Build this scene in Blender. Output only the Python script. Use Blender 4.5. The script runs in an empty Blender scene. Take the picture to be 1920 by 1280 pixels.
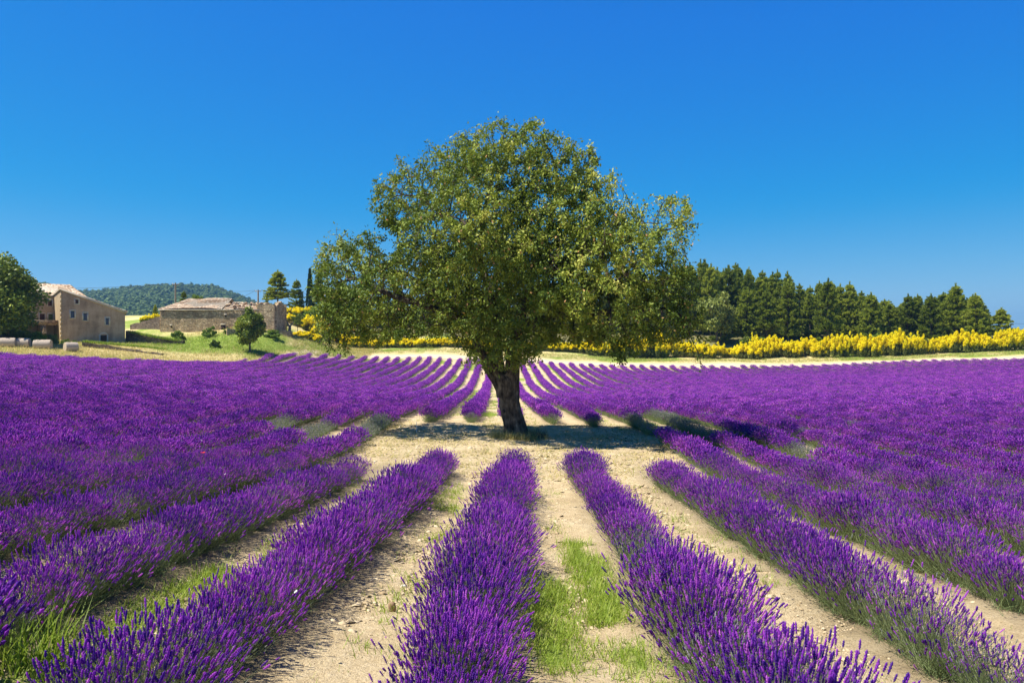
import bpy, math, random
import numpy as np
from mathutils import Vector, Matrix
R = math.radians
RNG = np.random.default_rng(7)
random.seed(7)
scn = bpy.context.scene
COL = scn.collection

# ------------------------------------------------------------------ camera, world, sun, exposure
FPX = 1493.0                                     # focal length in pixels of a 1920 px wide frame
cd = bpy.data.cameras.new('camera'); cam = bpy.data.objects.new('camera', cd); COL.objects.link(cam)
cd.sensor_width = 36.0; cd.lens = 36.0 * FPX / 1920.0
cd.clip_start = 0.1; cd.clip_end = 9000.0
cam.location = (0, 0, 0); cam.rotation_euler = (R(90), 0, 0)
scn.camera = cam

SUN_EL, SUN_AZ = 60.0, -106.0                    # azimuth measured from +Y towards +X
sdir = Vector((math.cos(R(SUN_EL)) * math.sin(R(SUN_AZ)), math.cos(R(SUN_EL)) * math.cos(R(SUN_AZ)), math.sin(R(SUN_EL))))
world = bpy.data.worlds.new('World'); scn.world = world; world.use_nodes = True
wn = world.node_tree.nodes; wl = world.node_tree.links
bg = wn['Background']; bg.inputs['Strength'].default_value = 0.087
sky = wn.new('ShaderNodeTexSky'); sky.sky_type = 'NISHITA'; sky.sun_disc = False
sky.sun_elevation = R(SUN_EL); sky.sun_rotation = R(SUN_AZ)
sky.altitude = 1500; sky.air_density = 1.0; sky.dust_density = 0.0; sky.ozone_density = 5.0
# grade of the clear polarised sky, the same in every direction and for every ray: each channel by its own curve, green and blue darkened overhead to make cast shadows less blue
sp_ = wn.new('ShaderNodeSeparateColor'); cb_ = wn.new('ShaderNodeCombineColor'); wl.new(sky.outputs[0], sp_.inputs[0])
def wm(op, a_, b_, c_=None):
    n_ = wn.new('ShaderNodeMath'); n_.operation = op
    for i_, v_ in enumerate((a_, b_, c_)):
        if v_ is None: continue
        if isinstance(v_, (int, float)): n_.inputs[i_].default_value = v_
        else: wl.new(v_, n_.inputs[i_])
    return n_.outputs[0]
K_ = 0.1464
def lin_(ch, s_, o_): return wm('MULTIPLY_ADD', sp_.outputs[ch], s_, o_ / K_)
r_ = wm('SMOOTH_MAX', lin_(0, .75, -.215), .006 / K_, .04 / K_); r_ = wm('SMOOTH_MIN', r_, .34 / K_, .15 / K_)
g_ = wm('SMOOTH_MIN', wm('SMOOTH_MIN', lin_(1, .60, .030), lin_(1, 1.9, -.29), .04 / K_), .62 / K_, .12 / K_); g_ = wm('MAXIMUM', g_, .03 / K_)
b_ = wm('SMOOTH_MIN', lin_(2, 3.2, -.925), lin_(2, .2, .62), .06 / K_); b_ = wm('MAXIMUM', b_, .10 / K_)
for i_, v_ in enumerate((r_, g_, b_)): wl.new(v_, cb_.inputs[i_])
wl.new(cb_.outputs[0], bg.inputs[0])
sl = bpy.data.lights.new('sun', 'SUN'); sl.energy = 5.0; sl.angle = R(0.5); sl.color = (1.0, 0.94, 0.82)
so = bpy.data.objects.new('sun', sl); COL.objects.link(so)
so.rotation_euler = sdir.to_track_quat('Z', 'Y').to_euler()
vs = scn.view_settings
scn.display_settings.display_device = 'sRGB'
vs.view_transform = 'Standard'; vs.look = 'None'; vs.gamma = 1.0; vs.exposure = 0.75
vs.use_curve_mapping = False

# ------------------------------------------------------------------ helpers
def tag(o, label=None, cat=None, group=None, kind=None):
    if label: o['label'] = label
    if cat: o['category'] = cat
    if group: o['group'] = group
    if kind: o['kind'] = kind
    return o

def empty(name, loc=(0, 0, 0), rz=0.0, parent=None):
    o = bpy.data.objects.new(name, None); COL.objects.link(o)
    o.location = loc; o.rotation_euler = (0, 0, rz); o.empty_display_size = 0.3
    if parent: o.parent = parent
    return o

def link(name, me, parent=None):
    o = bpy.data.objects.new(name, me); COL.objects.link(o)
    if parent: o.parent = parent
    return o

class MB:
    """collects vertices and faces as arrays, with a material slot and a random tint per face"""
    def __init__(s): s.V = []; s.F = []; s.n = 0
    def add(s, V, F, mi=0, rnd=None):
        V = np.asarray(V, float).reshape(-1, 3); F = np.asarray(F, int)
        if len(F) == 0: return
        F = F.reshape(len(F), -1)
        if rnd is None: rnd = 0.5
        r = np.broadcast_to(np.asarray(rnd, float), (len(F),)).copy()
        m = np.broadcast_to(np.asarray(mi, int), (len(F),)).copy()
        s.V.append(V); s.F.append((F + s.n, m, r)); s.n += len(V)
    def mesh(s, name, mats, smooth=False):
        me = bpy.data.meshes.new(name)
        V = np.concatenate(s.V).astype(np.float32)
        me.vertices.add(len(V)); me.vertices.foreach_set('co', V.ravel())
        loops = np.concatenate([f.ravel() for f, _, _ in s.F]).astype(np.int32)
        sizes = np.concatenate([np.full(len(f), f.shape[1]) for f, _, _ in s.F]).astype(np.int32)
        start = np.concatenate([[0], np.cumsum(sizes)[:-1]]).astype(np.int32)
        me.loops.add(len(loops)); me.loops.foreach_set('vertex_index', loops)
        me.polygons.add(len(sizes)); me.polygons.foreach_set('loop_start', start)
        try: me.polygons.foreach_set('loop_total', sizes)
        except Exception: pass
        me.polygons.foreach_set('material_index', np.concatenate([m for _, m, _ in s.F]).astype(np.int32))
        for m in mats: me.materials.append(m)
        a = me.attributes.new('rnd', 'FLOAT', 'FACE')
        a.data.foreach_set('value', np.concatenate([r for _, _, r in s.F]).astype(np.float32))
        me.update(calc_edges=True)
        if smooth: me.polygons.foreach_set('use_smooth', np.ones(len(sizes), bool))
        return me
    def build(s, name, mats, parent=None, smooth=False):
        return link(name, s.mesh(name, mats if isinstance(mats, (list, tuple)) else [mats], smooth), parent)
    # -- shapes
    def box(s, lo, hi, mi=0, rnd=0.5, M=None):
        x0, y0, z0 = lo; x1, y1, z1 = hi
        V = np.array([(x0,y0,z0),(x1,y0,z0),(x1,y1,z0),(x0,y1,z0),(x0,y0,z1),(x1,y0,z1),(x1,y1,z1),(x0,y1,z1)], float)
        if M is not None: V = V @ M[0].T + M[1]
        s.add(V, [(0,3,2,1),(4,5,6,7),(0,1,5,4),(1,2,6,5),(2,3,7,6),(3,0,4,7)], mi, rnd)
    def tube(s, P, rad, n=6, mi=0, rnd=0.5, wob=0.0, cap=False):
        P = np.asarray(P, float); rad = np.broadcast_to(np.asarray(rad, float), (len(P),))
        T = np.gradient(P, axis=0); T /= np.linalg.norm(T, axis=1)[:, None] + 1e-9
        up = np.array([0.31, 0.93, 0.2]) if abs(T[0][2]) > 0.6 else np.array([0.02, 0.05, 1.0])
        A = np.cross(T, up); A /= np.linalg.norm(A, axis=1)[:, None] + 1e-9
        B = np.cross(T, A)
        th = np.arange(n) * 2 * np.pi / n
        rr = rad[:, None] * (1 + wob * (RNG.random((len(P), n)) - .5))
        V = P[:, None, :] + rr[..., None] * (np.cos(th)[None, :, None] * A[:, None, :] + np.sin(th)[None, :, None] * B[:, None, :])
        i = np.arange(len(P) - 1)[:, None] * n; j = np.arange(n)[None, :]; k = (j + 1) % n
        F = np.stack([i + j, i + k, i + n + k, i + n + j], -1).reshape(-1, 4)
        s.add(V.reshape(-1, 3), F, mi, rnd)
        if cap: s.add(V[-1], np.arange(n)[None, :], mi, rnd); s.add(V[0], np.arange(n)[::-1][None, :], mi, rnd)
    def inst(s, TV, TF, pos, X, Y, Z, mi=0, rnd=None):
        """many copies of a template: columns X,Y,Z are the (scaled) axes of each copy"""
        n = len(pos)
        if n == 0: return
        V = pos[:, None, :] + TV[None, :, 0:1] * X[:, None, :] + TV[None, :, 1:2] * Y[:, None, :] + TV[None, :, 2:3] * Z[:, None, :]
        F = (TF[None] + (np.arange(n) * len(TV))[:, None, None]).reshape(-1, TF.shape[1])
        r = 0.5 if rnd is None else np.repeat(rnd, len(TF))
        s.add(V.reshape(-1, 3), F, mi, r)

def unit(v): return v / (np.linalg.norm(v, axis=-1, keepdims=True) + 1e-9)
def frames(D, rng=RNG):
    """random twist frame round unit directions D"""
    D = unit(D); r = unit(rng.normal(size=D.shape)); X = unit(np.cross(D, r)); return X, np.cross(D, X), D
def rand_dirs(n, rng=RNG): return unit(rng.normal(size=(n, 3)))

def _h(ix, iy, iz, seed):
    h = (ix * 374761393 + iy * 668265263 + iz * 2147483647 + seed * 1274126177) & 0xffffffff
    h = ((h ^ (h >> 13)) * 1274126177) & 0xffffffff
    return ((h ^ (h >> 16)) & 0xffff) / 65535.0
def vnoise(x, y, z=0.0, seed=0):
    x, y, z = np.broadcast_arrays(np.asarray(x, float), np.asarray(y, float), np.asarray(z, float))
    ix, iy, iz = np.floor(x).astype(np.int64), np.floor(y).astype(np.int64), np.floor(z).astype(np.int64)
    fx, fy, fz = x - ix, y - iy, z - iz
    fx, fy, fz = [f * f * (3 - 2 * f) for f in (fx, fy, fz)]
    out = 0
    for a in (0, 1):
        for b in (0, 1):
            for c in (0, 1):
                out = out + _h(ix + a, iy + b, iz + c, seed) * (fx if a else 1 - fx) * (fy if b else 1 - fy) * (fz if c else 1 - fz)
    return out * 2 - 1
def fbm(x, y, z=0.0, seed=0, o=4, g=0.5):
    s = 0; a = 1.0; t = 0
    for i in range(o):
        s = s + a * vnoise(np.asarray(x) * 2 ** i, np.asarray(y) * 2 ** i, np.asarray(z) * 2 ** i, seed + i * 17); t += a; a *= g
    return s / t

# ------------------------------------------------------------------ materials
def lin(c): return tuple(((v / 255) / 12.92 if v / 255 <= 0.04045 else ((v / 255 + 0.055) / 1.055) ** 2.4) for v in c) + (1.0,)
def newmat(name):
    m = bpy.data.materials.new(name); m.use_nodes = True
    nt = m.node_tree; b = nt.nodes['Principled BSDF']; b.inputs['Roughness'].default_value = 0.8
    b.inputs['Specular IOR Level'].default_value = 0.25
    return m, nt, b
def ramp(nt, stops, interp='LINEAR'):
    r = nt.nodes.new('ShaderNodeValToRGB'); cr = r.color_ramp; cr.interpolation = interp
    while len(cr.elements) < len(stops): cr.elements.new(0.5)
    for e, (p, c) in zip(cr.elements, stops): e.position = p; e.color = (c[0], c[1], c[2], 1.0)
    return r
def noise(nt, scale, detail=4.0, rough=0.55, coord='Object', stretch=None, dim='3D'):
    tc = nt.nodes.new('ShaderNodeTexCoord'); n = nt.nodes.new('ShaderNodeTexNoise')
    n.inputs['Scale'].default_value = scale; n.inputs['Detail'].default_value = detail; n.inputs['Roughness'].default_value = rough
    if stretch:
        mp = nt.nodes.new('ShaderNodeMapping'); mp.inputs['Scale'].default_value = stretch
        nt.links.new(tc.outputs[coord], mp.inputs[0]); nt.links.new(mp.outputs[0], n.inputs['Vector'])
    else: nt.links.new(tc.outputs[coord], n.inputs['Vector'])
    return n
def mix(nt, a, b, fac, mode='MIX'):
    m = nt.nodes.new('ShaderNodeMix'); m.data_type = 'RGBA'; m.blend_type = mode
    for s, v in ((0, fac), (6, a), (7, b)):
        if hasattr(v, 'links') or hasattr(v, 'is_linked'): nt.links.new(v, m.inputs[s])
        elif isinstance(v, (int, float)): m.inputs[s].default_value = v
        else: m.inputs[s].default_value = tuple(v)[:3] + (1.0,)
    return m.outputs[2]
def math_(nt, op, a, b=None):
    m = nt.nodes.new('ShaderNodeMath'); m.operation = op
    for i, v in enumerate((a, b)):
        if v is None: continue
        if hasattr(v, 'is_linked'): nt.links.new(v, m.inputs[i])
        else: m.inputs[i].default_value = v
    return m.outputs[0]
def bump(nt, b, h, strength=0.5, dist=0.02):
    n = nt.nodes.new('ShaderNodeBump'); n.inputs['Strength'].default_value = strength; n.inputs['Distance'].default_value = dist
    nt.links.new(h, n.inputs['Height']); nt.links.new(n.outputs[0], b.inputs['Normal'])
def attr(nt, name='rnd'):
    a = nt.nodes.new('ShaderNodeAttribute'); a.attribute_name = name; return a

def leafy(name, stops, rough=0.55, trans=0.3, objrnd=0.25, tcol=None):
    """foliage or petals: colour by the per-face tint, shifted per object, with some light passing through"""
    m, nt, b = newmat(name)
    a = attr(nt); oi = nt.nodes.new('ShaderNodeObjectInfo')
    f = math_(nt, 'ADD', a.outputs['Fac'], math_(nt, 'MULTIPLY', math_(nt, 'SUBTRACT', oi.outputs['Random'], 0.5), objrnd))
    r = ramp(nt, stops); nt.links.new(f, r.inputs[0])
    b.inputs['Roughness'].default_value = rough
    nt.links.new(r.outputs[0], b.inputs['Base Color'])
    if trans:
        t = nt.nodes.new('ShaderNodeBsdfTranslucent'); ms = nt.nodes.new('ShaderNodeMixShader'); ms.inputs[0].default_value = trans
        c = mix(nt, r.outputs[0], tcol, 1.0, 'MULTIPLY') if tcol else r.outputs[0]
        nt.links.new(c, t.inputs[0]); nt.links.new(b.outputs[0], ms.inputs[1]); nt.links.new(t.outputs[0], ms.inputs[2])
        nt.links.new(ms.outputs[0], nt.nodes['Material Output'].inputs[0])
    return m

M = {}
M['flower'] = leafy('lavender_petals', [(0.0, (.14, .034, .38)), (.35, (.30, .050, .53)), (.7, (.49, .085, .66)), (1.0, (.72, .22, .76))], .7, .5, .45)
M['bud'] = leafy('lavender_buds', [(0.0, (.16, .20, .12)), (.6, (.30, .32, .26)), (1.0, (.42, .36, .42))], .8, .2, .2)
M['stem'] = leafy('lavender_stem', [(0.0, (.11, .15, .06)), (.5, (.22, .27, .12)), (1.0, (.36, .38, .20))], .7, .25, .2)
M['lavleaf'] = leafy('lavender_leaf', [(0.0, (.11, .16, .06)), (.5, (.22, .29, .11)), (1.0, (.37, .44, .20))], .7, .2, .2)
M['leaf'] = leafy('walnut_leaf', [(0.0, (.06, .11, .016)), (.4, (.17, .235, .028)), (.75, (.33, .38, .048)), (.93, (.50, .50, .11)), (1.0, (.50, .28, .10))], .60, .20, .0)
M['pine'] = leafy('pine_needles', [(0.0, (.11, .155, .018)), (.5, (.29, .35, .035)), (1.0, (.50, .53, .07))], .6, .4, .6)
M['broadleaf'] = leafy('broad_leaf', [(0.0, (.05, .09, .012)), (.5, (.16, .22, .022)), (1.0, (.42, .45, .06))], .5, .18, .25)
M['paleleaf'] = leafy('pale_leaf', [(0.0, (.11, .14, .03)), (.5, (.25, .29, .06)), (1.0, (.50, .52, .14))], .5, .25, .1)
M['brightleaf'] = leafy('bright_leaf', [(0.0, (.10, .17, .02)), (.5, (.19, .28, .03)), (1.0, (.30, .36, .05))], .5, .3, .1)
M['cypress'] = leafy('cypress_leaf', [(0.0, (.015, .04, .012)), (1.0, (.05, .10, .02))], .6, .1, .1)
M['broom'] = leafy('broom_blossom', [(0.0, (.80, .62, .004)), (.5, (.93, .80, .006)), (1.0, (.96, .90, .02))], .6, .45, .1)
M['broomgreen'] = leafy('broom_twigs', [(0.0, (.08, .09, .02)), (.6, (.18, .20, .045)), (1.0, (.32, .32, .07))], .7, .2, .2)
M['grass'] = leafy('green_grass', [(0.0, (.11, .18, .015)), (.5, (.24, .35, .03)), (1.0, (.44, .50, .09))], .5, .4, .2)
M['drygrass'] = leafy('dry_grass', [(0.0, (.22, .24, .05)), (.35, (.42, .38, .12)), (.7, (.62, .50, .22)), (1.0, (.74, .60, .32))], .7, .35, .1)
M['redflower'] = leafy('poppy_petal', [(0, (.6, .02, .02)), (1, (.8, .05, .03))], .5, .3, 0)
M['white'] = leafy('white_wing', [(0, (.8, .8, .78)), (1, (.85, .85, .85))], .5, .3, 0)

def bark_mat(name, dark, light, scale=6.0, st=(1, 1, .18), bs=.9, bd=.06):
    m, nt, b = newmat(name)
    n = noise(nt, scale, 8, .65, stretch=st); n2 = noise(nt, scale * .35, 5, .6)
    r = ramp(nt, [(.42, dark), (.56, tuple(a * .65 + c * .35 for a, c in zip(dark, light))), (.68, light)])
    f = math_(nt, 'ADD', math_(nt, 'MULTIPLY', n.outputs[0], .6), math_(nt, 'MULTIPLY', n2.outputs[0], .45))
    nt.links.new(f, r.inputs[0]); nt.links.new(r.outputs[0], b.inputs['Base Color'])
    b.inputs['Roughness'].default_value = .9
    bump(nt, b, n.outputs[0], bs, bd)
    return m
M['bark'] = bark_mat('old_bark', (.022, .015, .011), (.27, .22, .16), 9.0, (1, 1, .28), 1.0, .12)
M['twig'] = bark_mat('twig_bark', (.06, .045, .032), (.22, .18, .13), 12, (1, 1, .4), .4, .01)
M['wood'] = bark_mat('weathered_wood', (.18, .15, .11), (.38, .33, .27), 12, (1, 1, .1), .4, .01)

# ------------------------------------------------------------------ terrain: z = 0 is the eye level of the camera
PTS = [(0,-60,-.5),(60,-60,-1),(-60,-60,0),(0,-18,-1.0),(25,-15,-1.6),(-25,-15,-.3),(0,0,-1.97),(0,4,-2.25),(0,10,-2.68),(0,17,-3.14),(0,21,-3.38),(0,27,-3.43),(0,33,-3.44),
 (0,50,-4.2),(0,74,-5.1),(0,90,-5.3),(0,102,-5.15),(0,120,-4.3),(0,128,-3.95),(0,135,-3.5),
 (-5,8,-2.3),(-12,20,-2.95),(5,8,-2.62),(12,20,-3.6),(-10,10,-2.1),(10,10,-2.85),(-6,27,-3.3),(6,27,-3.5),
 (30,50,-4.3),(60,90,-4.7),(40,90,-5.0),(-30,50,-2.9),(-20,35,-3.0),(-40,75,-2.5),(-20,75,-4.2),(-25,100,-4.0),(-31,108,-3.1),(-27,116,-3.2),(-33,98,-3.2),(25,40,-4.0),(20,75,-5.1),(-14,50,-3.8),(14,50,-4.3),
 (80,135,-3.4),(95,135,-3.1),(90,90,-4.0),(70,50,-3.9),(-70,60,-1.0),(-90,90,-.5),(130,130,-2.5),(120,60,-3),(-60,30,-1)]
def pz(px, py, d, off=0.0): return ((px - 960) * d / FPX, d, -(py - 640) * d / FPX - off)
PX = [(0,661,85,.55),(100,666,88,.52),(300,675.5,95,.52),(400,678,100,.5),(480,671,108,.5),(547,664.5,118,.5),(590,662.5,122,.5),(628,664,126,.52),(700,667,132,.55),(870,672,134.5,.55),(990,676,135,.55),(1070,679.5,135,.55),
 (1200,684,135,.55),(1350,685,135,.55),(1500,683,135,.55),(1600,679,135,.55),(1750,674,135,.55),(1920,671,135,.55),
 (700,658,140,0),(820,660,141,0),(980,666,141,0),(1200,677,141,0),(1350,677,141,0),(1613,675.5,141,0),(1760,670,141,0),(1920,664,141,0),
 (640,650,148,0),(700,650,150,0),(960,657,150,0),(1200,669,150,0),(1350,671,150,0),(1613,668,150,0),(1760,662,150,0),(1920,655,150,0),
 (650,612,165,0),(800,615,165,0),(1000,620,165,0),(1200,630,165,0),(1350,632,165,0),(1600,638,165,0),(1920,636,165,0),
 (900,590,200,0),(1350,605,200,0),(1600,618,200,0),(1920,625,200,0),
 (0,649,98,0),(60,652,98,0),(130,656,100,0),(113,641,112,0),(235,641,118,0),(180,650,108,0),(300,655,110,0),(400,656,112,0),(470,652,113,0),(340,638,123,0),(250,642,122,0),(310,617,125,0),(522,620,125,0),(420,617,125,0),
 (300,603,136,0),(450,598,137,0),(560,634,133,0),(560,605,145,0),(560,588,152,0),(520,578,157,0),(450,575,155,0),(240,608,140,0),(0,636,116,0),(-200,640,100,0),(-200,620,130,0),(100,615,145,0)]
PTS += [pz(*p) for p in PX]
PTS += [(x, 300, 9 if x < 50 else 5) for x in (-300, -150, 0, 150, 300)] + [(x, 600, 4) for x in (-500, -150, 150, 500)] + [(-400, 0, 2), (400, 0, -1), (0, -300, 0), (-250, 130, 2), (260, 140, 0)]
PTS = np.array(PTS, float)
_c = 5.0
def _k(A, B): return np.sqrt(((A[:, None, :] - B[None, :, :]) ** 2).sum(-1) + _c * _c)
_P2 = PTS[:, :2]; _n = len(PTS)
_A = np.zeros((_n + 3, _n + 3)); _A[:_n, :_n] = _k(_P2, _P2) + np.eye(_n) * -0.6
_A[:_n, _n:] = np.c_[np.ones(_n), _P2]; _A[_n:, :_n] = _A[:_n, _n:].T
_W = np.linalg.solve(_A, np.r_[PTS[:, 2], 0, 0, 0])
def ground_z(x, y):
    x, y = np.broadcast_arrays(np.asarray(x, float), np.asarray(y, float)); sh = x.shape
    Q = np.c_[x.ravel(), y.ravel()]; out = np.empty(len(Q))
    for i in range(0, len(Q), 20000):
        q = Q[i:i + 20000]; out[i:i + 20000] = _k(q, _P2) @ _W[:_n] + np.c_[np.ones(len(q)), q] @ _W[_n:]
    r = np.sqrt(Q[:, 0] ** 2 + Q[:, 1] ** 2); t = np.clip((r - 350) / 350, 0, 1)
    out = out * (1 - t) + 3.0 * t
    return out.reshape(sh)
def gz(x, y): return float(ground_z(x, y))

S = 1.7
def row_x(k, y):
    y = np.asarray(y, float)
    a = .0208 * (y - 25); b = -.0194 * (y - 25)
    return .13 + S * k + np.where(y < 25, a, b) + 0.07 * vnoise(y * .12, k * 3.1, seed=5)
def y_edge(x): return np.interp(x, [-90, -54.7, -50.7, -42, -37.5, -34.7, -32.6, -28, -23, -15, 130], [75, 85, 88, 95, 100, 108, 118, 126, 132, 135, 135])

# ------------------------------------------------------------------ ground
def graded(a0, fine0, fine1, a1, step, grow):
    """coordinates that are evenly spaced in [fine0, fine1] and spread out beyond"""
    mid = list(np.arange(fine0, fine1 + 1e-6, step)); lo = []; hi = []
    s, x = step, mid[-1]
    while x < a1: s *= grow; x += s; hi.append(x)
    s, x = step, mid[0]
    while x > a0: s *= grow; x -= s; lo.append(x)
    return np.array(lo[::-1] + mid + hi)
gx = graded(-3500, -5.0, 6.0, 3500, .05, 1.045)
gy_ = graded(-300, 3.6, 13.0, 6000, .06, 1.022)
GX, GY = np.meshgrid(gx, gy_)
GZ = ground_z(GX, GY)
near = np.clip(1 - (GY - 14) / 30, 0, 1) * np.clip(1 - (np.abs(GX) - 7) / 30, 0, 1)
infield = (GY < y_edge(GX)) & (GY > -20)
kk = (GX - .13 - np.where(GY < 25, .0208, -.0194) * (GY - 25)) / S
lanepos = np.abs(kk - np.round(kk)) * 2                        # 0 on a row, 1 mid lane
clearing = np.exp(-(((GX - .3) / 6.0) ** 4 + ((GY - 27) / 7.2) ** 4))
hump = np.where(infield, (1 - lanepos) ** 1.5 * .05 * (1 - clearing), 0)
rough = clearing * (fbm(GX * 1.6, GY * 1.6, seed=17) * .05) + fbm(GX * 3.1, GY * 3.1, seed=3, o=3) * .022 + np.clip(fbm(GX * 9, GY * 9, seed=9, o=2), 0, 1) * .05 * (.35 + .65 * (fbm(GX * .9, GY * .9, seed=12) > -.05)) * np.where(np.abs(lanepos - .95) < .25, .35, 1)
GZn = GZ + hump + near * rough + fbm(GX * .35, GY * .35, seed=21, o=3) * .05
def mesh_grid(name, X, Y, Z):
    ny, nx = X.shape
    V = np.stack([X, Y, Z], -1).reshape(-1, 3)
    i = (np.arange(ny - 1)[:, None] * nx + np.arange(nx - 1)[None, :])
    F = np.stack([i, i + 1, i + nx + 1, i + nx], -1).reshape(-1, 4)
    mb = MB(); mb.add(V, F); return mb.mesh(name, [], True)
gme = mesh_grid('ground', GX, GY, GZn)
def blob(x0, x1, y0, y1, soft=.25, sy=.6):
    return 1 / (1 + np.exp(-(GX - x0) / soft * 4)) / (1 + np.exp((GX - x1) / soft * 4)) / (1 + np.exp(-(GY - y0) / sy * 4)) / (1 + np.exp((GY - y1) / sy * 4))
nz = fbm(GX * .8, GY * .35, seed=31); nz2 = fbm(GX * .11, GY * .11, seed=33); nzl = fbm(np.round(kk * 2) * 7.3, GY * .03, seed=35)
green = np.where(infield, np.clip(.28 + nz * 1.1 + nzl * 1.3 - .2 * near, 0, 1) * np.clip((GY - 22) / 20, .12, .85) * (1 - .75 * clearing), 0)
STRIPS = [(.17, .45, 4.2, 9.4, 1300), (.74, 1.05, 5.4, 11.2, 1300), (-1.42, -1.05, 13, 17.3, 420), (-1.15, -.75, 5.6, 12.5, 240), (-3.25, -2.55, 4.4, 9.4, 1300), (-3.1, -2.6, 9.5, 15.5, 330),
          (-4.6, -3.9, 9, 16, 160), (-1.0, -.5, 9.5, 16, 220), (2.5, 2.9, 8.2, 11.5, 60), (-.75, -.5, 5.5, 10, 160), (2.2, 3.0, 10, 18, 150), (-3.1, -2.5, 12, 18, 300), (.5, .9, 9, 18, 90), (3.9, 4.7, 9, 20, 150), (-6.4, -5.8, 10, 22, 200), (.75, 1.5, 4.0, 5.9, 220), (.45, .75, 4.2, 6.5, 60)]
for a, b_, c, d, n in STRIPS: green = np.maximum(green, blob(a, b_, c, d) * min(1, n / 600) * np.clip(.45 + fbm(GX * 2.6, GY * 1.5, seed=50, o=3) * 1.2, 0, .8))
beyond = GY > y_edge(GX)
track = beyond & (GY < y_edge(GX) + 3.8) & (GX > -34)
green = np.where(beyond & ~track, np.clip(.38 + nz2 * .9 + fbm(GX * .5, GY * .5, seed=44) * .35, 0, 1), green)
bright = .8 * np.exp(-(((GX + 47) / 12) ** 4 + ((GY - 119) / 5) ** 4))
green = np.where(beyond & ~track, np.maximum(green, bright), green)
hay = np.exp(-(((GX + 44) / 14) ** 4 + ((GY - 104) / 5) ** 4))
green = np.where(beyond & ~track, green * (1 - .75 * hay), green)
dry = np.where(beyond & ~track, 1.0, 0.0)
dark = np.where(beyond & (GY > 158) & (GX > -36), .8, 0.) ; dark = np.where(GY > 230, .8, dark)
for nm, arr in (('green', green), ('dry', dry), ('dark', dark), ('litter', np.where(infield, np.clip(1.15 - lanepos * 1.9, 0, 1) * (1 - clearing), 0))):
    a = gme.attributes.new(nm, 'FLOAT', 'POINT'); a.data.foreach_set('value', arr.astype(np.float32).ravel())
m, nt, b = newmat('soil')
n1 = noise(nt, 1.3, 6, .6); n2 = noise(nt, 14, 8, .7); n3 = noise(nt, 55, 4, .7)
soil = ramp(nt, [(.30, (.40, .295, .16)), (.5, (.61, .485, .29)), (.70, (.76, .635, .42))])
nt.links.new(math_(nt, 'ADD', math_(nt, 'MULTIPLY', n1.outputs[0], .5), math_(nt, 'MULTIPLY', n2.outputs[0], .5)), soil.inputs[0])
specks = ramp(nt, [(.34, (.40, .33, .25)), (.48, (1, 1, 1))]); nt.links.new(n3.outputs[0], specks.inputs[0])
c = mix(nt, soil.outputs[0], specks.outputs[0], .7, 'MULTIPLY')
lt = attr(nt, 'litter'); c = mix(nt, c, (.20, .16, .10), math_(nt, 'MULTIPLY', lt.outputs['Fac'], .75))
ng = noise(nt, 5, 5, .7)
gcol = ramp(nt, [(.3, (.13, .20, .03)), (.55, (.26, .34, .06)), (.75, (.48, .44, .17))]); nt.links.new(ng.outputs[0], gcol.inputs[0])
dcol = ramp(nt, [(.3, (.42, .34, .13)), (.5, (.58, .48, .22)), (.7, (.70, .60, .33))]); nt.links.new(ng.outputs[0], dcol.inputs[0])
dr = attr(nt, 'dry'); c = mix(nt, c, dcol.outputs[0], dr.outputs['Fac'])
gr = attr(nt, 'green'); gfac = ramp(nt, [(.35, (0, 0, 0)), (.6, (1, 1, 1))])
nt.links.new(math_(nt, 'ADD', gr.outputs['Fac'], math_(nt, 'MULTIPLY', math_(nt, 'SUBTRACT', n2.outputs[0], .5), .5)), gfac.inputs[0])
c = mix(nt, c, gcol.outputs[0], gfac.outputs[0])
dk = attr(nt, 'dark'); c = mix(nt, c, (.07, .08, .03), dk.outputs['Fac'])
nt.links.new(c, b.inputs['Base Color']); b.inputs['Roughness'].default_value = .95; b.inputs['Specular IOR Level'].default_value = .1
hh = math_(nt, 'ADD', n2.outputs[0], math_(nt, 'MULTIPLY', n3.outputs[0], .5)); bump(nt, b, hh, 1.0, .045)
gme.materials.append(m); M['soil'] = m
ground = tag(link('ground', gme), 'pale sandy soil of the field turning to dry and green meadow beyond it', kind='structure')

# sandy farm track along the far end of the field
tx = np.arange(-34, 135, 1.0); tv = np.linspace(0, 1, 9)
TX = np.repeat(tx[None], len(tv), 0); TY = y_edge(TX) + .7 + tv[:, None] * 3.4 + .25 * vnoise(TX * .3, 0, seed=4)
TZ = ground_z(TX, TY) + fbm(TX * .35, TY * .35, seed=21, o=3) * .05 + .035
trme = mesh_grid('track', TX, TY, TZ)
m, nt, b = newmat('track_sand'); n1 = noise(nt, .8, 6, .65); r = ramp(nt, [(.3, (.56, .44, .28)), (.7, (.74, .62, .43))]); nt.links.new(n1.outputs[0], r.inputs[0])
nt.links.new(r.outputs[0], b.inputs['Base Color']); bump(nt, b, n1.outputs[0], .5, .1); trme.materials.append(m)
tag(link('dirt_track', trme), 'pale sandy farm track along the far end of the lavender field', kind='structure')

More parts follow.
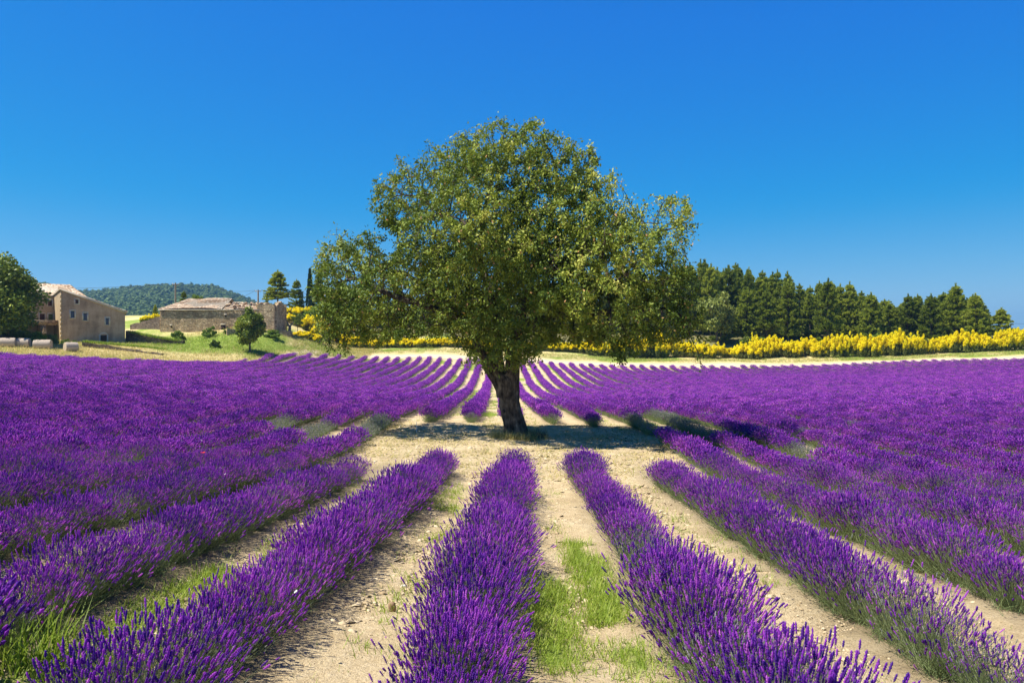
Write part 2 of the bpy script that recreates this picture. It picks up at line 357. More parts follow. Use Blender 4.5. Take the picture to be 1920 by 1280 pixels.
# ------------------------------------------------------------------ lavender
def head_template(rings, n):
    """flower spike: stacked whorls; z 0..1, radius 1 = widest"""
    V = [(0, 0, 0)]; F = []
    for i, (z, r) in enumerate(rings):
        for j in range(n):
            a = (j + .5 * (i % 2)) * 2 * math.pi / n
            V.append((r * math.cos(a), r * math.sin(a), z))
    V.append((0, 0, 1))
    for j in range(n): F.append((0, 1 + (j + 1) % n, 1 + j))
    for i in range(len(rings) - 1):
        for j in range(n):
            a, b2 = 1 + i * n + j, 1 + i * n + (j + 1) % n
            F.append((a, b2, b2 + n)); F.append((a, b2 + n, a + n))
    e = len(V) - 1; o = 1 + (len(rings) - 1) * n
    for j in range(n): F.append((o + j, o + (j + 1) % n, e))
    return np.array(V, float), np.array(F)
HEAD_HI = head_template([(.04, .75), (.13, .35), (.27, .95), (.37, .45), (.5, 1.0), (.6, .45), (.74, .85), (.88, .4)], 5)
HEAD_MID = head_template([(.1, .8), (.3, .45), (.55, 1.0), (.8, .5)], 4)
HEAD_LO = head_template([(.4, 1.0)], 3)
BLADE = (np.array([(-.5, 0, 0), (.5, 0, 0), (.35, .12, .55), (-.35, .12, .55), (0, .4, 1)], float), None)
BLF4 = np.array([(0, 1, 2, 3)]); BLF3 = np.array([(3, 2, 4)])

def lavender(seed, nst, lod, bloom=1.0, h=.50, w=.43, nleaf=260):
    """returns (flowers MB, foliage MB): stems fan out from the crown of the bush and carry the spikes on top"""
    g = np.random.default_rng(seed); fl = MB(); fo = MB()
    base = np.c_[g.normal(0, .085, nst), g.normal(0, .11, nst), np.full(nst, .04)]
    r = np.sqrt(g.random(nst)); az = g.random(nst) * 2 * np.pi
    ang = r * 1.08 * (1 + g.normal(0, .06, nst))                                                   # lean from the vertical
    L = h * (1.0 - .10 * r ** 2) * (1 + g.normal(0, .075, nst)) * (1 + .10 * np.sin(az * 2 + seed) * r)
    tip = base + np.c_[np.sin(ang) * np.cos(az) * L * (w / .43) * .92, np.sin(ang) * np.sin(az) * L * .95, np.cos(ang) * L]
    mid = base * .5 + tip * .5; mid[:, 2] -= .01; mid[:, :2] += (tip[:, :2] - base[:, :2]) * .08 + g.normal(0, .012, (nst, 2))
    D = unit(tip - mid); D[:, 2] += .18; D = unit(D + g.normal(0, .10, D.shape))
    X, Y, Z = frames(D, g)
    blooming = g.random(nst) < bloom * np.where(r > .90, .7, 1.0)
    rv = np.clip(g.normal(.42, .30, nst) + .08 * np.cos(az), 0, 1)
    if lod == 0: T, hl, hw, sw = HEAD_HI, .058, .0084, .0022
    elif lod == 1: T, hl, hw, sw = HEAD_MID, .084, .0155, .003
    else: T, hl, hw, sw = HEAD_LO, .12, .027, .007
    ln = hl * g.uniform(.6, 1.25, nst); wd = hw * g.uniform(.8, 1.2, nst)
    for sel, mi in ((blooming, 0), (~blooming, 1)):
        k = 1.0 if mi == 0 else .55
        fl.inst(T[0], T[1], tip[sel], X[sel] * wd[sel, None] * k, Y[sel] * wd[sel, None] * k, Z[sel] * ln[sel, None] * (1 if mi == 0 else .7), mi, rv[sel])
    if lod == 0:                                                      # loose lower whorl
        s2 = g.random(nst) < .45
        fl.inst(*HEAD_LO, tip[s2] - Z[s2] * .022, X[s2] * .007, Y[s2] * .007, Z[s2] * .016, np.int64(0), rv[s2])
    # stems: flat tapering ribbons turned at random, two crossed pieces near the camera
    sd = unit(np.cross(tip - base, g.normal(size=tip.shape)))
    for q in range(2 if lod == 0 else 1):
        if q: sd = unit(np.cross(unit(tip - base), sd))
        a = sd * sw * .5
        V = np.stack([base - a, base + a, mid - a, mid + a, tip - a * .8, tip + a * .8], 1).reshape(-1, 3)
        i = np.arange(nst)[:, None] * 6
        F = np.concatenate([i + np.array([0, 1, 3, 2]), i + np.array([2, 3, 5, 4])], 0)
        sr = np.clip(g.normal(.5, .25, nst), 0, 1)
        fo.add(V, F, 0, np.r_[sr, sr])
    # grey-green leaves round the crown
    az = g.random(nleaf) * 2 * np.pi; an = g.uniform(.1, 1.35, nleaf); ll = h * g.uniform(.42, .72, nleaf); lw = (.006, .011, .026)[lod]
    D = np.c_[np.sin(an) * np.cos(az), np.sin(an) * np.sin(az), np.cos(an)]; X, Y, Z = frames(D, g)
    b0 = np.c_[g.normal(0, .08, nleaf), g.normal(0, .12, nleaf), g.uniform(0, .05, nleaf)]
    lr = np.clip(g.normal(.45, .25, nleaf), 0, 1)
    for F in (BLF4, BLF3): fo.inst(BLADE[0], F, b0, X * lw, Y * .05, Z * ll[:, None], 1, lr)
    return fl, fo
FM, GM = [M['flower'], M['bud']], [M['stem'], M['lavleaf']]
def merged(seed, *a, **k):
    fl, fo = lavender(seed, *a, **k); mb = MB()
    for (F, mm, rr), V in zip(fl.F, fl.V): pass
    off = 0
    for src, dm in ((fl, 0), (fo, 2)):
        for (F, mm, rr) in src.F: mb.F.append((F + off, mm + dm, rr))
        mb.V += src.V; off += src.n
    mb.n = off
    return mb.mesh('lavender_plant', FM + GM)
HI = []
for s in range(7):
    bl = (1, .97, .95, .90, .80, .95, .45)[s]
    fl, fo = lavender(100 + s, (600, 560, 620, 510, 440, 560, 340)[s], 0, bloom=bl, h=(.52, .56, .50, .54, .49, .47, .46)[s], nleaf=420)
    HI.append((fl.mesh('flower_spikes', FM), fo.mesh('stems_and_leaves', GM)))
fl, fo = lavender(120, 300, 0, bloom=.06, h=.46, nleaf=420); HI.append((fl.mesh('flower_spikes', FM), fo.mesh('stems_and_leaves', GM)))      # 7: bush past or before bloom
def src_obj(me): return bpy.data.objects.new('scatter_source', me)
MID = [merged(200 + s, 350, 1, bloom=(1, 1, .98, .94)[s], nleaf=80) for s in range(4)] + [merged(210, 230, 1, bloom=.05, h=.44, nleaf=330)]
LOW = [merged(300 + s, 115, 2, bloom=(1, 1, .94)[s], nleaf=60) for s in range(3)] + [merged(310, 90, 2, bloom=.1, h=.42, nleaf=110)]

def scatter_tree(name, meshes):
    """node group that puts one of the meshes on every point, by the point attributes vid, rot and scl"""
    ng = bpy.data.node_groups.new(name, 'GeometryNodeTree')
    ng.interface.new_socket('Geometry', in_out='INPUT', socket_type='NodeSocketGeometry'); ng.interface.new_socket('Geometry', in_out='OUTPUT', socket_type='NodeSocketGeometry')
    N, Lk = ng.nodes, ng.links; gi = N.new('NodeGroupInput'); go = N.new('NodeGroupOutput'); jn = N.new('GeometryNodeJoinGeometry')
    for me in reversed(meshes):
        oi = N.new('GeometryNodeObjectInfo'); oi.inputs[0].default_value = src_obj(me); oi.inputs['As Instance'].default_value = False
        gi2 = N.new('GeometryNodeGeometryToInstance'); Lk.new(oi.outputs['Geometry'], gi2.inputs[0]); Lk.new(gi2.outputs[0], jn.inputs[0])
    ip = N.new('GeometryNodeInstanceOnPoints'); Lk.new(gi.outputs[0], ip.inputs['Points']); Lk.new(jn.outputs[0], ip.inputs['Instance'])
    ip.inputs['Pick Instance'].default_value = True
    for nm, ty, sk in (('vid', 'INT', 'Instance Index'), ('rot', 'FLOAT_VECTOR', 'Rotation'), ('scl', 'FLOAT_VECTOR', 'Scale')):
        na = N.new('GeometryNodeInputNamedAttribute'); na.data_type = ty; na.inputs[0].default_value = nm
        Lk.new([o for o in na.outputs if o.enabled and o.name == 'Attribute'][0], ip.inputs[sk])
    Lk.new(ip.outputs[0], go.inputs[0]); return ng
def scatter(name, ng, mats, P, rot, scl, vid, parent=None):
    me = bpy.data.meshes.new(name); P = np.asarray(P, np.float32); n = len(P)
    me.vertices.add(n); me.vertices.foreach_set('co', P.ravel())
    a = me.attributes.new('vid', 'INT', 'POINT'); a.data.foreach_set('value', np.asarray(vid, np.int32))
    a = me.attributes.new('rot', 'FLOAT_VECTOR', 'POINT'); a.data.foreach_set('vector', np.asarray(rot, np.float32).ravel())
    a = me.attributes.new('scl', 'FLOAT_VECTOR', 'POINT'); a.data.foreach_set('vector', np.asarray(scl, np.float32).ravel())
    for m_ in mats: me.materials.append(m_)
    o = link(name, me, parent); md = o.modifiers.new('scatter', 'NODES'); md.node_group = ng
    o['kind'] = 'stuff'; return o
NG_LAV = scatter_tree('lavender_scatter', MID + LOW)

NEAR_END = {-2: 17.8, -1: 19.6, 0: 20.2, 1: 20.3, 2: 18.4}
FAR_START = {-2: 33.0, -1: 33.6, 0: 33.0, 1: 33.6, 2: 32.4}
def nobloom(k, y):
    if k == -3 and 25.5 < y < 31.5: return True
    if k == -4 and 24 < y < 29: return True
    if k == -5 and 27 < y < 30: return True
    if k == 3 and 29.5 < y < 34: return True
    if k == 4 and 26.5 < y < 38: return True
    if k == 5 and 22 < y < 24.5: return True
    if k in FAR_START and y < FAR_START[k] + .3 and y > 30: return True
    if k == 1 and (8.0 < y < 9.0): return True
    return False
ROWS = []           # (k, segment, plants)
allp = []
for k in range(-46, 62):
    g = np.random.default_rng(5000 + k)
    ys = []; y = 1.9 + g.random() * .3
    while y < 136:
        step = .47 * g.uniform(.85, 1.15) * (1.0 if y < 60 else 1.15)
        y += step; ys.append(y)
    ys = np.array(ys); xs = row_x(k, ys) + g.normal(0, .03, len(ys))
    lim = np.where(ys < 12, .86, .76)
    keep = (np.abs(xs) / ys < lim) & (ys < y_edge(xs) - .3)
    if k in NEAR_END: keep &= (ys < NEAR_END[k] - .35) | (ys > FAR_START[k])
    if k == 3: keep &= (ys < 27.4) | (ys > 29.3)
    keep &= (g.random(len(ys)) > .012) | (ys > 40)
    ys, xs = ys[keep], xs[keep]
    if len(ys) < 4: continue
    for seg in (('near', ys < 25), ('far', ys >= 25)) if k in NEAR_END else (('whole', ys > 0),):
        if seg[1].sum() > 2: ROWS.append((k, seg[0], xs[seg[1]], ys[seg[1]], g))
cand = []
for ri, (k, sg, xs, ys, g) in enumerate(ROWS):
    for i, (x, y) in enumerate(zip(xs, ys)):
        if abs(x) / y < .70 and y > 3.0: cand.append((y + .25 * abs(x), ri, i))
cand.sort(); NEARSET = {(r_, i) for _, r_, i in cand[:298]}
ORD = ['first', 'second', 'third', 'fourth', 'fifth', 'sixth', 'seventh', 'eighth', 'ninth', 'tenth']
MARKS = [(-2000,'view left of the farmhouse'),(0,'big leafy tree'),(90,'third hay bale'),(150,'lone hay bale'),(190,'arched cellar door'),(270,'gap beside the ruin'),(330,'left end of the ruin'),(400,'middle of the ruin'),(468,'small round tree'),(520,'right end of the ruin'),(560,'umbrella shaped tree'),(610,'left drooping branches'),
 (1280,'right drooping branches'),(1345,'pale leafy tree'),(1400,'wide low boughed pine'),(1478,'tall full pine'),(1552,'broad very dark pine'),(1592,'slender pointed pine'),(1632,'rounded pine'),(1668,'low gap of the treetops'),(1700,'twin topped pine'),(1745,'pine left of the highest'),(1792,'highest pine at right'),(1830,'last pine but one'),(1876,'small last pine'),(1925,'open sky at right')]
def mark(px): return min(MARKS, key=lambda m_: abs(m_[0] - px))[1]
def row_label(k, sg):
    if sg == 'near':
        return {0: ('wide purple lavender row in the middle, ending just before the tree trunk'),
                -1: ('purple lavender row just left of the middle row, curving up to the clearing'),
                -2: ('purple lavender row second left of the middle row, green grass before it'),
                1: ('purple lavender row just right of the middle row, with a grey green unflowered stretch'),
                2: ('purple lavender row second right of the middle row, sparse at its near end')}[k], None
    if sg == 'far':
        return {0: 'far lavender row hidden behind the tree trunk, a purple tip showing beside it',
                -1: 'far lavender row just left of the trunk, green tuft at its near end',
                -2: 'far lavender row second left of the trunk, green tuft at its near end',
                1: 'far lavender row just right of the trunk, green tuft at its near end',
                2: 'far lavender row second right of the trunk, green tuft at its near end'}[k], None
    if k == -3: return 'long lavender row passing left of the clearing, pale grey bushes in it', None
    if k == 3: return 'long lavender row passing right of the clearing, its middle in the tree shade', None
    if k == -4: return 'long lavender row fourth left of the middle, with a pale green stretch', None
    if k == 4: return 'long lavender row fourth right of the middle, with a green unflowered stretch', None
    side = 'left' if k < 0 else 'right'
    if abs(k) > 10:
        y_ = next((q for q in np.arange(60, 140, .5) if q > y_edge(row_x(k, q))), 135); px_ = 960 + FPX * float(row_x(k, y_)) / y_
        return f'lavender row of the {side} field ending below the {mark(px_)}', f'lavender rows of the far {side} field'
    if abs(k) <= 10: return f'long lavender row, {ORD[abs(k) - 1]} to the {side} of the row behind the trunk', None
    return f'lavender row merging with its neighbours into the purple {side} half of the field', f'lavender rows of the far {side} field'
npl = 0
for ri, (k, sg, xs, ys, g) in enumerate(ROWS):
    lab, grp = row_label(k, sg)
    x0, y0 = float(xs[0]), float(ys[0]); z0 = gz(x0, y0)
    root = empty('lavender_row', (x0, y0, z0))
    tag(root, lab, 'lavender row', grp or 'lavender rows of the field')
    zs = ground_z(xs, ys) + .02
    P = []; RT = []; SC = []; VI = []
    vigor = 1 + .14 * vnoise(ys * .45, k * 5.7, seed=77) + .06 * vnoise(ys * 1.7, k * 2.7, seed=78)
    for i in range(len(xs)):
        y = ys[i]; nb = nobloom(k, y); s = vigor[i] * (.93 if nb else 1.0) * g.uniform(.87, 1.10)
        if k in FAR_START and nb and y > 30: s = .8
        if k == 2 and y < 5.6: s *= .85
        if k in (-2, -3, -4) and y < 25: s *= .90
        rz = g.uniform(-.5, .5) + (math.pi if g.random() < .5 else 0)
        if (ri, i) in NEARSET:
            v = 7 if nb else (6 if (g.random() < .07 or (k == 2 and y < 7)) else int(g.integers(0, 6)))
            p = empty('lavender_plant', (xs[i] - x0, y - y0, zs[i] - z0), rz, root); p.scale = (s * .92, s * .94, s * g.uniform(.93, 1.06))
            p.rotation_euler = (Matrix.Rotation(.07 + g.normal(0, .04), 3, 'Y') @ Matrix.Rotation(g.normal(0, .05), 3, 'X') @ Matrix.Rotation(rz, 3, 'Z')).to_euler()
            a = link('flower_spikes', HI[v][0], p); b2 = link('stems_and_leaves', HI[v][1], p); npl += 1; a['kind'] = 'stuff'; b2['kind'] = 'stuff'
        else:
            if y < 34 + 34 * g.random(): v = 4 if (nb or g.random() < .02) else int(g.integers(0, 4))
            else: v = 5 + (3 if (nb or g.random() < .008) else int(g.integers(0, 3)))
            P.append((xs[i] - x0, y - y0, zs[i] - z0)); RT.append(tuple((Matrix.Rotation(.07, 3, 'Y') @ Matrix.Rotation(rz, 3, 'Z')).to_euler())); SC.append((s * .94, s, s)); VI.append(v)
    if P: scatter('distant_plants', NG_LAV, FM + GM, P, RT, SC, VI, root)
print('near plants', npl, 'rows', len(ROWS))

# ------------------------------------------------------------------ small ground cover
def tufts(mb, P, nb, h, w, spread, mi=0, rbias=.5, g=RNG, lay=0.0):
    """grass tufts: curved blades"""
    n = len(P) * nb; p = np.repeat(P, nb, 0) + np.c_[g.normal(0, spread, (n, 2)), np.zeros(n)]
    an = np.abs(g.normal(.45, .3, n)) + lay; az = g.random(n) * 2 * np.pi
    D = np.c_[np.sin(an) * np.cos(az), np.sin(an) * np.sin(az), np.cos(an)]
    X = np.c_[-np.sin(az), np.cos(az), np.zeros(n)]; Y = np.cross(D, X) * -1
    Y = np.c_[np.cos(az) * .5, np.sin(az) * .5, -np.full(n, .15)]
    hh = np.repeat(np.broadcast_to(h, (len(P),)), nb) * g.uniform(.5, 1.2, n)
    r = np.clip(g.normal(rbias, .22, n), 0, 1)
    for F in (BLF4, BLF3): mb.inst(BLADE[0], F, p, X * w, Y * hh[:, None], D * hh[:, None], mi, r)
gmb = MB()
def on_ground(x, y, dz=0.0): return np.c_[x, y, ground_z(x, y) + dz]
for a, b_, c, d, n in STRIPS:
    n = int(n * 1.5); x = RNG.uniform(a - .05, b_ + .05, n); y = RNG.uniform(c, d, n) if d > 9 else c + (d - c) * RNG.random(n)
    tt = (y - c) / (d - c); kp = fbm(x * 2.6, y * 1.5, seed=50, o=3) + .9 * np.minimum(1, 3 * tt * (1 - tt) + .15 * RNG.normal(size=n)) * (n > 500) > (.34 if n > 500 else .02); x, y = x[kp] + .12 * fbm(y[kp] * .9, 3.0, seed=51), y[kp]
    x = x + .06 * RNG.normal(size=len(x))
    tufts(gmb, on_ground(x, y), 5, .05 + .13 * RNG.random(len(x)) ** 1.3, .0085, .05, 0, .55, lay=.15)
x = RNG.uniform(-7, 9, 9000); y = 4 + 16 * RNG.random(9000) ** 1.0
kk_ = (x - .13 - .0208 * (y - 25)) / S; lp = np.abs(kk_ - np.round(kk_)) * 2
kp = (fbm(x * 1.3, y * .9, seed=61) > .10) & (lp > .5); x, y = x[kp], y[kp]
tufts(gmb, on_ground(x, y), 6, .045 + .05 * RNG.random(len(x)), .005, .04, 0, .6)
x = RNG.uniform(-14, 18, 26000); y = RNG.uniform(31, 75, 26000)
kk_ = (x - .13 + .0194 * (y - 25)) / S; lp = np.abs(kk_ - np.round(kk_)) * 2
kp = (fbm(np.round(kk_ * 2) * 7.3, y * .03, seed=35) * 1.3 + fbm(x * .8, y * .35, seed=31) > -.1) & (lp > .62); x, y = x[kp], y[kp]
tufts(gmb, on_ground(x, y), 4, .10 + .05 * RNG.random(len(x)), .012, .06, 0, .6)
tag(gmb.build('grass', [M['grass']]), 'bright green grass growing in patches between the lavender rows', kind='stuff')
# tall clump of grass at the left
cb = MB(); P = on_ground(RNG.normal(-3.3, .14, 22), RNG.normal(5.35, .2, 22))
tufts(cb, P, 10, .42, .012, .06, 0, .45); tag(cb.build('grass_clump', [M['grass']]), 'tall clump of broad green grass blades at the near left', kind='stuff')

# clods, pebbles
OCT = (np.array([(1,0,0),(-1,0,0),(0,1,0),(0,-1,0),(0,0,1),(0,0,-1),(.7,.7,.3),(-.7,.7,.35),(-.6,-.8,.3),(.75,-.6,.3)], float),
       np.array([(0,6,4),(6,2,4),(2,7,4),(7,1,4),(1,8,4),(8,3,4),(3,9,4),(9,0,4),(0,2,6),(2,1,7),(1,3,8),(3,0,9)]))
def clods(n, xr, yr, s0, s1, keep=None):
    x = RNG.uniform(*xr, n); y = RNG.uniform(*yr, n)
    if keep is not None: kp = keep(x, y); x, y = x[kp], y[kp]
    n = len(x); s = s0 + (s1 - s0) * RNG.random(n) ** 4; D = unit(np.c_[RNG.normal(0, .3, (n, 2)), np.ones(n)]); X, Y, Z = frames(D)
    return on_ground(x, y, .004), X * (s * RNG.uniform(.8, 1.5, n))[:, None], Y * s[:, None], Z * (s * .6)[:, None]
cl = MB()
n = 26000
def edge_of_lane(x, y):
    k_ = (x - .13 - .0208 * (y - 25)) / S; l_ = np.abs(k_ - np.round(k_)) * 2
    return (fbm(x * 1.1, y * .8, seed=70) + .35 * (np.abs(l_ - .62) < .16)) > .02
for args in ((20000, (-5, 6.5), (4, 13), .006, .045, edge_of_lane), (9000, (-9, 10), (13, 24), .012, .06, edge_of_lane), (5000, (-6, 7), (18, 33), .015, .07, None), (15000, (-3.5, 5), (4, 10), .005, .022, None), (9000, (-6, 7.5), (9, 20), .008, .03, None)):
    p, X, Y, Z = clods(*args); cl.inst(OCT[0], OCT[1], p, X, Y, Z, 0, RNG.random(len(p)))
m, nt, b = newmat('clod'); a = attr(nt); r = ramp(nt, [(0, (.34, .25, .14)), (.5, (.50, .39, .235)), (1, (.64, .53, .35))]); nt.links.new(a.outputs['Fac'], r.inputs[0]); nt.links.new(r.outputs[0], b.inputs['Base Color']); M['clod'] = m
tag(cl.build('soil_clods', [M['clod']]), 'crumbly clods of pale earth lying between the rows', kind='stuff')
# straw in the clearing
sb = MB(); n = 9000
x = RNG.uniform(-6, 7.5, n); y = RNG.uniform(19, 33.5, n); kp = fbm(x * .8, y * .8, seed=81) > -.35; x, y = x[kp], y[kp]
tufts(sb, on_ground(x, y, .01), 3, .12 + .08 * RNG.random(len(x)), .016, .10, 0, .42, lay=.75)
x = RNG.uniform(-5, 7, 3000); y = RNG.uniform(4, 19, 3000); kp = fbm(x * .8, y * .8, seed=83) > .1
tufts(sb, on_ground(x[kp], y[kp], .006), 3, .05, .004, .06, 0, .45, lay=1.0)
tag(sb.build('straw', [M['drygrass']]), 'short dry straw littering the clearing round the tree', kind='stuff')
# dead twigs and dry stalks under the row edges, dark brown
tw = MB(); n = 4200; x = RNG.uniform(-6, 8, n); y = RNG.uniform(4, 18, n); k_ = np.round((x - .13 - .0208 * (y - 25)) / S)
x = .13 + .0208 * (y - 25) + S * k_ + RNG.choice([-1, 1], n) * RNG.normal(.44, .08, n)
tufts(tw, on_ground(x, y, .008), 3, .06, .004, .06, 0, .3, lay=.8)
tag(tw.build('dead_stalks', [M['twig']]), 'dark dead stalks lying along the feet of the lavender rows', kind='stuff')

# stones one can pick out
def stone(px, py, d, size, col, lab, rz=0.0, tilt=0.0):
    x = (px - 960) * d / FPX; g = np.random.default_rng(int(px)); mb = MB()
    u = np.linspace(0, np.pi, 9); v = np.linspace(0, 2 * np.pi, 13)[:-1]; U, W = np.meshgrid(u, v, indexing='ij')
    q = .75; sp = lambda t: np.sign(t) * np.abs(t) ** q
    V = np.stack([sp(np.sin(U)) * sp(np.cos(W)), sp(np.sin(U)) * sp(np.sin(W)), sp(np.cos(U))], -1)
    V *= (1 + .25 * fbm(V[..., 0] * 1.5 + px, V[..., 1] * 1.5, V[..., 2] * 1.5, seed=3, o=2))[..., None] * np.array(size) * .5
    i = np.arange(8)[:, None] * 12; j = np.arange(12)[None]; k2 = (j + 1) % 12
    mb.add(V.reshape(-1, 3), np.stack([i + j, i + 12 + j, i + 12 + k2, i + k2], -1).reshape(-1, 4))
    m, nt, b = newmat('stone'); n = noise(nt, 30, 5); r = ramp(nt, [(.3, tuple(c * .75 for c in col)), (.7, col)]); nt.links.new(n.outputs[0], r.inputs[0]); nt.links.new(r.outputs[0], b.inputs['Base Color']); bump(nt, b, n.outputs[0], .4, .01)
    o = mb.build('stone', [m], smooth=True); o.location = (x, d, gz(x, d) + size[2] * .3); o.rotation_euler = (tilt, 0, rz)
    tag(o, lab, 'stone', 'loose stones between the rows')
def dof(py, off=0.0):
    """distance at which the ground along the middle shows at image height py"""
    ys = np.linspace(3, 40, 800); z = ground_z(ys * 0 + .5, ys); f = 640 - FPX * (z + off) / ys
    return float(ys[np.argmin(np.abs(f - py))])
stone(1212, 1188, dof(1188), (.135, .07, .05), (.80, .76, .70), 'smooth white oblong stone at the edge of the green grass strip', .1)
stone(1230, 1224, dof(1224), (.15, .045, .035), (.78, .72, .62), 'narrow pale stone slanting below the white oblong one', .55)
stone(1724, 1253, dof(1253), (.07, .05, .04), (.62, .40, .30), 'small reddish stone on bare soil at the near right', .1)
stone(1608, 1150, dof(1150), (.05, .04, .03), (.78, .74, .66), 'small white stone on the bare lane of the right', 0)
stone(735, 1155, dof(1155), (.07, .06, .10), (.36, .24, .14), 'brown upright clod beside the grass left of the middle row', 0, .2)
stone(757, 1110, dof(1110), (.06, .05, .03), (.76, .70, .60), 'whitish pebble just above the brown clod', .4)

# ------------------------------------------------------------------ the big tree
TD = 28.6; UP = TD / FPX
TX0 = (966 - 960) * UP; TZ0 = gz(TX0, TD)
def tp(px, py, dy=0.0):                      # a point of the tree relative to its base, from where it stands against the sky
    return np.array([(px - 960) * UP - TX0, dy, -(py - 640) * UP - TZ0])
g = np.random.default_rng(11)
LOBES = [((950,300),(120,80),1.9),((960,400),(185,150),3.2),((860,290),(70,45),1.2),((1050,320),(75,60),1.6),((800,370),(95,85),2.0),((745,390),(50,45),1.0),
 ((662,525),(70,95),2.5,1.0),((640,480),(42,50),1.5),((620,560),(30,80),1.3),((690,570),(100,75),3.0,.6),((630,630),(32,38),1.4),((800,550),(130,105),3.0),((1130,400),(60,70),1.8,-.8),((1225,445),(78,85),2.0,-1.2),((1265,410),(40,45),1.0),
 ((1130,520),(150,125),3.2,-1.3),((1255,575),(62,92),2.0,-1.6),((960,560),(170,110),3.9),((890,470),(150,120),4.2),((1060,470),(150,120),4.2),((915,625),(62,48),2.4),((870,600),(70,50),3.0),((975,620),(60,45),2.6),((940,655),(55,28),1.3),((925,668),(62,26),1.6,-1.2),((985,660),(40,24),1.3,-1.0),((1160,640),(40,42),.9,-2.0),
 ((1300,640),(28,42),.7,-1.6),((640,625),(38,38),1.0),((1010,640),(60,36),2.2),((760,625),(60,34),1.6),((1080,620),(60,34),2.0),((1210,630),(50,30),1.5),((700,450),(25,18),.6)]
AP = []
for (cx, cy), (rx, ry), rd, *dy_ in LOBES:
    n = int(40 * (rx * UP) * (ry * UP) * rd * 1.15) + 24
    d_ = rand_dirs(n, g); r_ = g.random(n) ** .30
    dy_ = dy_[0] if dy_ else 0.0; c0 = tp(960 + (cx - 960) * (1 + dy_ / TD), 640 + (cy - 640) * (1 + dy_ / TD), dy_)
    AP.append(c0 + d_ * r_[:, None] * np.array([rx * UP, rd, ry * UP]) + np.array([0, g.uniform(-.4, .4), 0]))
AP = np.concatenate(AP)
# how low the foliage hangs along the crown
lowx, lowy = zip(*[(580,650),(600,668),(655,668),(685,634),(850,628),(872,694),(1000,694),(1020,642),(1125,640),(1142,692),(1185,692),(1200,640),(1268,640),(1285,688),(1330,680)])
AP = AP[AP[:, 2] > -(np.interp((AP[:, 0] + TX0) / UP + 960, lowx, lowy) - 640) * UP - TZ0]
print('attractors', len(AP))
nodes = []; par = []
def limb(P, start=-1, step=.28):
    """nodes along a polyline; returns the index of the last node"""
    P = [np.asarray(p, float) for p in P]; last = start
    for a, b2 in zip(P[:-1], P[1:]):
        n = max(1, int(np.linalg.norm(b2 - a) / step))
        for i in range(n):
            q = a + (b2 - a) * (i + 1) / n
            nodes.append(q + g.normal(0, .02, 3)); par.append(last); last = len(nodes) - 1
    return last
nodes.append(np.zeros(3)); par.append(-1)
fork = limb([tp(966, 818), tp(960, 770), tp(955, 728)], 0)
L1 = limb([tp(955, 728), tp(928, 695, -.1), tp(905, 662, -.2), tp(885, 625, .3), tp(860, 590, .6)], fork)
L2 = limb([tp(955, 728), tp(938, 690, .1), tp(932, 640, .15), tp(925, 570, .1), tp(900, 490, .0)], fork)
L3 = limb([tp(955, 728), tp(962, 690, -.05), tp(966, 640, .0), tp(985, 570, -.1), tp(1000, 500, .1)], fork)
i2 = fork + 1
limb([nodes[L1], tp(780, 570, -.6), tp(710, 545, -.4), tp(665, 520, .1)], L1)
limb([nodes[L1], tp(800, 540, 1.0), tp(740, 500, 1.2)], L1)
limb([nodes[L2], tp(850, 420, -.3), tp(800, 380, -.2)], L2); limb([nodes[L2], tp(905, 400, .4), tp(925, 320, .2)], L2)
limb([nodes[L2], tp(880, 450, -1.4), tp(870, 430, -2.4)], L2)
a3 = limb([nodes[L3], tp(1030, 420, .2), tp(1045, 350, .1)], L3); limb([nodes[L3], tp(1080, 480, .3), tp(1150, 460, .2), tp(1215, 440, 0)], L3)
limb([nodes[L3], tp(1070, 520, -1.0), tp(1130, 540, -1.5)], L3); limb([nodes[L3], tp(1040, 500, 1.3), tp(1070, 470, 2.6)], L3)
b3 = [i for i in range(len(nodes)) if abs(nodes[i][2] - tp(0, 600)[2]) < .3 and nodes[i][0] > tp(950, 0)[0]]
limb([nodes[b3[0]], tp(1060, 590, -.4), tp(1150, 585, -.6), tp(1240, 580, -.3)], b3[0])
NMAX = 30000
NP = np.zeros((NMAX, 3)); NPAR = np.full(NMAX, -1); nn = len(nodes)
NP[:nn] = nodes; NPAR[:nn] = par
near_d = np.full(len(AP), 1e9); near_i = np.zeros(len(AP), int); alive = np.ones(len(AP), bool)
def upd(i0, i1):
    global near_d, near_i
    ai = np.where(alive)[0]
    d = np.linalg.norm(AP[ai][:, None, :] - NP[None, i0:i1], axis=-1); j = d.argmin(1); dm = d[np.arange(len(ai)), j]
    m_ = dm < near_d[ai]; near_d[ai[m_]] = dm[m_]; near_i[ai[m_]] = i0 + j[m_]
upd(0, nn); STEP = .2; cut = fork - 2
for it in range(130):
    act = alive & (near_d < 3.0) & (near_i > cut)
    if not act.any(): break
    vec = unit(AP[act] - NP[near_i[act]]); s_ = np.zeros((nn, 3)); np.add.at(s_, near_i[act], vec)
    idx = np.unique(near_i[act]); dirs = unit(s_[idx] + g.normal(0, .14, (len(idx), 3)))
    new = NP[idx] + dirs * STEP
    if nn + len(new) > NMAX: break
    NP[nn:nn + len(new)] = new; NPAR[nn:nn + len(new)] = idx; o0 = nn; nn += len(new)
    upd(o0, nn); alive &= near_d > .26
print('tree nodes', nn, 'left', alive.sum())
NP = NP[:nn]; NPAR = NPAR[:nn]
nch = np.bincount(NPAR[NPAR >= 0], minlength=nn)
rad = np.zeros(nn); acc = np.zeros(nn)
for i in range(nn - 1, -1, -1):
    rad[i] = .0105 if acc[i] == 0 else acc[i] ** (1 / 2.35)
    if NPAR[i] >= 0: acc[NPAR[i]] += rad[i] ** 2.35
